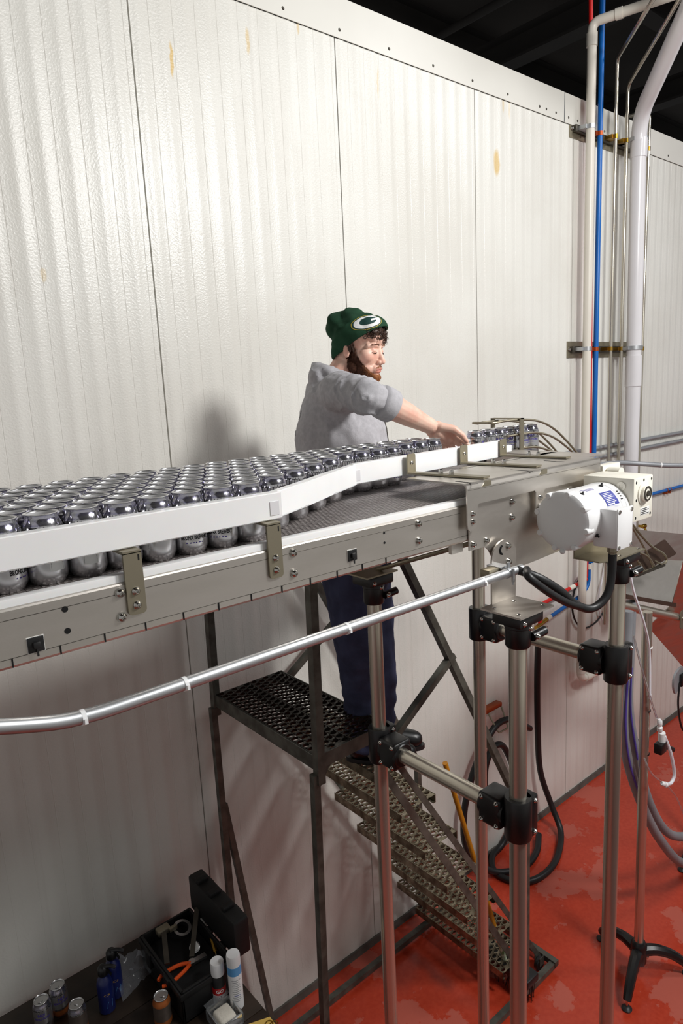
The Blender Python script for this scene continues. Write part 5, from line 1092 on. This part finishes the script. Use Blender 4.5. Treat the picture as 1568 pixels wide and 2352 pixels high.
# beanie
b = BM(); hb(b, (-.004, 0, .040), 1, (.107, .086, .082)); hb(b, (-.046, 0, .030), 1, (.062, .078, .084)); hb(b, (-.080, 0, .062), 1, (.060, .066, .060)); hb(b, (-.030, 0, .090), 1, (.054, .056, .046)); hb(b, (-.060, 0, -.030), 1, (.038, .062, .055)); hb(b, (.045, 0, .066), 1, (.058, .070, .045))
hat = voxel(b, .0038, 10, .5)
pn = Vector((.60, 0, -.80)).normalized(); p0 = Vector((.008, 0, .004))        # plane of the brim: low at the nape, high over the brow
for v in hat.verts:
    p = HI @ v.co; d = -(p - p0).dot(pn); n = v.normal
    k = .0045 * (1 - min(1, max(0, (d - .050) / .010)))                       # turned-up cuff
    fold = .0045 * noise.noise(Vector((p.x * 26, p.y * 22, p.z * 12))) + (.003 * math.sin(p.x * 60 + p.z * 90) if d > .07 else 0)
    v.co += n * (k + fold * min(1, max(0, (d - .03) / .04)))
gm = [*hat.verts, *hat.edges, *hat.faces]; r = bmesh.ops.bisect_plane(hat, geom=gm, plane_co=HM @ p0, plane_no=HM.to_3x3() @ pn, clear_outer=True)
be = [e for e in r['geom_cut'] if isinstance(e, bmesh.types.BMEdge)]; ex = bmesh.ops.extrude_edge_only(hat, edges=be); cc = HM @ Vector((.0, 0, .0))
for v in [g for g in ex['geom'] if isinstance(g, bmesh.types.BMVert)]: v.co += (cc - v.co).normalized() * .009
hatbm = hat.copy(); hatbm.normal_update(); tree = BVHTree.FromBMesh(hatbm)
hat_o = part('beanie', hat, 'hat')
def decal(poly, lift, m, name, o, u, v, n, parent, tree, sub=3):
    b = BM(); q = bmesh.new(); q.faces.new([q.verts.new((x, y, 0)) for x, y in poly]); bmesh.ops.triangulate(q, faces=q.faces)
    for _ in range(sub): bmesh.ops.subdivide_edges(q, edges=[e for e in q.edges if e.calc_length() > .004], cuts=1, use_grid_fill=True); bmesh.ops.triangulate(q, faces=q.faces)
    for w_ in list(q.verts):
        s = o + u * w_.co.x + v * w_.co.y + n * .15; h, nn, _, _ = tree.ray_cast(s, -n)
        w_.co = (h + nn * lift) if h else o + u * w_.co.x + v * w_.co.y
    return part(name, q, m, parent, fix=False)
n = Vector((.60, -.70, .38)).normalized(); u = Vector((.78, .58, -.02)); u = (u - n * u.dot(n)).normalized(); v = n.cross(u)
u2 = u * math.cos(.10) + v * math.sin(.10); v2 = n.cross(u2); og = HM @ Vector((.046, -.050, .078))
def ell(a, b_, cx=0, cy=0, k=40): return [(cx + a * math.cos(2 * PI * i / k), cy + b_ * math.sin(2 * PI * i / k)) for i in range(k)]
for (poly, lift, m, nm) in ((ell(.0490, .0300), .0006, 'logo_gold', 'logo_outline'), (ell(.0470, .0282), .0009, 'logo_green', 'logo_ring'), (ell(.0435, .0252), .0012, 'logo_white', 'logo_oval'), (ell(.0265, .0150, -.002, .0005), .0016, 'logo_green', 'logo_counter'), ([(.010, .0045), (.046, .0065), (.045, .0115), (.012, .0105)], .0016, 'logo_green', 'logo_notch'), ([(.001, -.0045), (.026, -.004), (.034, .0035), (.006, .0035), (.004, .0005)], .0020, 'logo_white', 'logo_bar')):
    decal(poly, lift, m, nm, og, u2, v2, n, hat_o, tree)
# hoodie
b = BM()
def loft(b, secs, seg=28):
    rings = []
    for (z, cx, cy, rx, ry) in secs: rings.append([b.verts.new((cx + rx * math.cos(2 * PI * k / seg), cy + ry * math.sin(2 * PI * k / seg), z)) for k in range(seg)])
    for A, B in zip(rings, rings[1:]):
        for k in range(seg): b.faces.new((A[k], A[(k + 1) % seg], B[(k + 1) % seg], B[k]))
    b.faces.new(rings[0][::-1]); b.faces.new(rings[-1])
loft(b, [(-.66, .0, 0, .150, .185), (-.64, .0, 0, .168, .20), (-.45, -.008, 0, .178, .212), (-.26, -.016, 0, .182, .212), (-.16, -.016, 0, .176, .208), (-.08, -.020, 0, .150, .200), (-.02, -.030, 0, .118, .180), (.015, -.035, 0, .090, .135), (.045, -.035, 0, .070, .085)])
capsule(b, [(-.02, -.13, -.025), SH + Vector((-.01, .0, -.008)), SH.lerp(EL, .5), EL + Vector((-.005, .0, -.004)), EL.lerp(WR, .10), EL.lerp(WR, .20)], [.078, .073, .064, .060, .054, .049])
capsule(b, [(-.02, .13, -.025), SL, SL.lerp(ELL, .5), ELL, ELL.lerp(WL, .5)], [.08, .078, .07, .062, .05])
for i in range(28):                                    # hood lying round the neck
    a = 2 * PI * i / 28; fr = .5 + .5 * math.cos(a)       # fr = 1 in front of the throat, 0 at the nape
    ball(b, (-.030 + .066 * math.cos(a), .074 * math.sin(a), .074 - .062 * fr), .029 - .003 * fr, 2)
ball(b, (-.092, 0, .042), 1, 3, (.044, .095, .050)); ball(b, (-.12, 0, -.03), 1, 3, (.030, .075, .05))
hd = voxel(b, .0052, 9, .5); hd.normal_update()
ax = (EL - SH).normalized(); fx = (WR - EL).normalized()
for v in hd.verts:
    p = v.co; ds = 0.0
    s = (p - SH).dot(ax); rr = ((p - SH) - ax * s).length
    if rr < .12 and -.05 < s < .34:
        wv = noise.noise(p * 14) * 2.4; ds += (.0050 * (1 - 2 * abs(math.sin(s * 46 + wv * 1.1 + p.z * 11)) ** .6)) * min(1, max(0, (s - .02) / .08))
    s2 = (p - EL).dot(fx); r2_ = ((p - EL) - fx * s2).length
    onarm = rr < .10 and s > .03
    if not onarm and p.z > -.32:
        wv2 = noise.noise(p * 7); ds += .0042 * (1 - 2 * abs(math.sin((p.z * .85 + p.x * .7) * 34 + wv2 * 3.0)) ** .55) * (.35 + .65 * max(0, noise.noise(p * 5 + Vector((9, 2, 4)))) * 2)
    ds += (.0025 if onarm else .0075) * noise.noise(Vector((p.x * 9 + p.z * 7, p.y * 9, p.z * 4.5 - p.x * 8)) + Vector((3, 1, 2))) + .004 * noise.noise(Vector((p.x * 28 + p.z * 14, p.y * 24, p.z * 9)))
    g = abs(p.y + .028); 
    if p.x > .05 and g < .010 and p.z < -.02: ds -= .004 * (1 - g / .010)
    v.co += v.normal * ds
hcopy = hd.copy(); hcopy.normal_update(); htree = BVHTree.FromBMesh(hcopy)
hood_o = part('hoodie', hd, 'hoodie')
b = BM(); ring = []
cp = EL.lerp(WR, .34); u1, v1 = frame_from(fx)
sweep(b, [cp + (u1 * math.cos(a) + v1 * math.sin(a)) * .0545 for a in [2 * PI * i / 30 for i in range(30)]], .0062, 8, closed=True); sweep(b, [cp - fx * .036 + (u1 * math.cos(a) + v1 * math.sin(a)) * .0605 for a in [2 * PI * i / 30 for i in range(30)]], .0068, 8, closed=True)
b2 = BM(); lathe(b2, [(.040, -.016), (.0555, -.003), (.0568, .004), (.0572, .018), (.0560, .044), (.0530, .048), (.049, .048), (.046, .0)], cp - fx * .046, fx, seg=36); b.free(); part('rolled_cuff', b2, 'hoodie', hood_o)
b = BM(); zl2 = []
for i in range(30):
    z = -.04 - .018 * i; h, nn, _, _ = htree.ray_cast(Vector((.6, -.030, z)), Vector((-1, .05, 0)))
    if h: zl2.append(h + nn * .0012)
sweep(b, zl2, .0028, 6); part('zipper', b, 'strut', hood_o)
for s_, y0, z0, sz in (('I', -.055, -.100, .045), ('X', -.042, -.155, .055)):
    q = text_bm(s_, sz, .0016)
    for v in list(q.verts):
        o_ = Vector((-.6, y0 - v.co.x, z0 + v.co.y)); h, nn, _, _ = htree.ray_cast(o_, Vector((1, 0, 0))); v.co = (h + nn * .0012) if h else Vector((-.17, o_.y, o_.z))
    part('back_print', q, 'hoodie_print', hood_o, fix=False)
# jeans and boots
b = BM(); loft(b, [(-.80, .015, 0, .120, .150), (-.70, .012, 0, .150, .185), (-.60, .0, 0, .150, .19), (-.56, .0, 0, .14, .18)])
capsule(b, [(-.012, -.088, -.70), (.0, -.088, -.85), (.020, -.075, -1.05), (.015, -.010, -1.28), (.005, .030, -1.47)], [.108, .104, .090, .078, .070])
capsule(b, [(.048, .090, -.70), (.060, .100, -.85), (.078, .115, -1.05), (.088, .125, -1.28), (.080, .130, -1.49)], [.108, .102, .088, .078, .070])
jb = voxel(b, .006, 8, .5); jb.normal_update()
for v in jb.verts:
    p = v.co; v.co += v.normal * (.010 * noise.noise(Vector((p.x * 11, p.y * 11, p.z * 6 + p.x * 5))) + .005 * noise.noise(Vector((p.x * 20, p.y * 20, p.z * 22))) + .005 * math.sin(p.z * 70 + noise.noise(p * 10) * 4) * max(0, min(1, (-1.2 - p.z) / .2)))
part('jeans', jb, 'jeans')
def boot(hx, hy, dirv):
    d = Vector(dirv).normalized(); b = BM(); h = Vector((hx, hy, 0)); z0 = -1.57
    capsule(b, [h + d * .05 + Vector((0, 0, -1.42)), h + d * .045 + Vector((0, 0, -1.50))], [.056, .052])
    capsule(b, [h + d * .04 + Vector((0, 0, z0 + .050)), h + d * .12 + Vector((0, 0, z0 + .058)), h + d * .20 + Vector((0, 0, z0 + .047)), h + d * .255 + Vector((0, 0, z0 + .042))], [.040, .046, .046, .038])
    bt = voxel(b, .005, 6)
    for v in bt.verts: v.co.z = max(v.co.z, z0 + .016)
    o = part('boot', bt, 'boot'); b = BM(); s = d.cross(Vector((0, 0, 1))); poly = []
    for i in range(24):
        a = 2 * PI * i / 24; poly.append(h + d * (.145 + .155 * math.cos(a)) + s * (.046 * math.sin(a) * (1 + .12 * math.cos(a))))
    A = [b.verts.new((q.x, q.y, z0)) for q in poly]; B = [b.verts.new((q.x, q.y, z0 + .020)) for q in poly]; b.faces.new(A[::-1]); b.faces.new(B)
    for i in range(24): b.faces.new((A[i], A[(i + 1) % 24], B[(i + 1) % 24], B[i]))
    part('sole', b, 'dark_rubber', o)
boot(-.02, .135, (1, -.08, 0)); boot(-.055, .035, (1, -.10, 0))
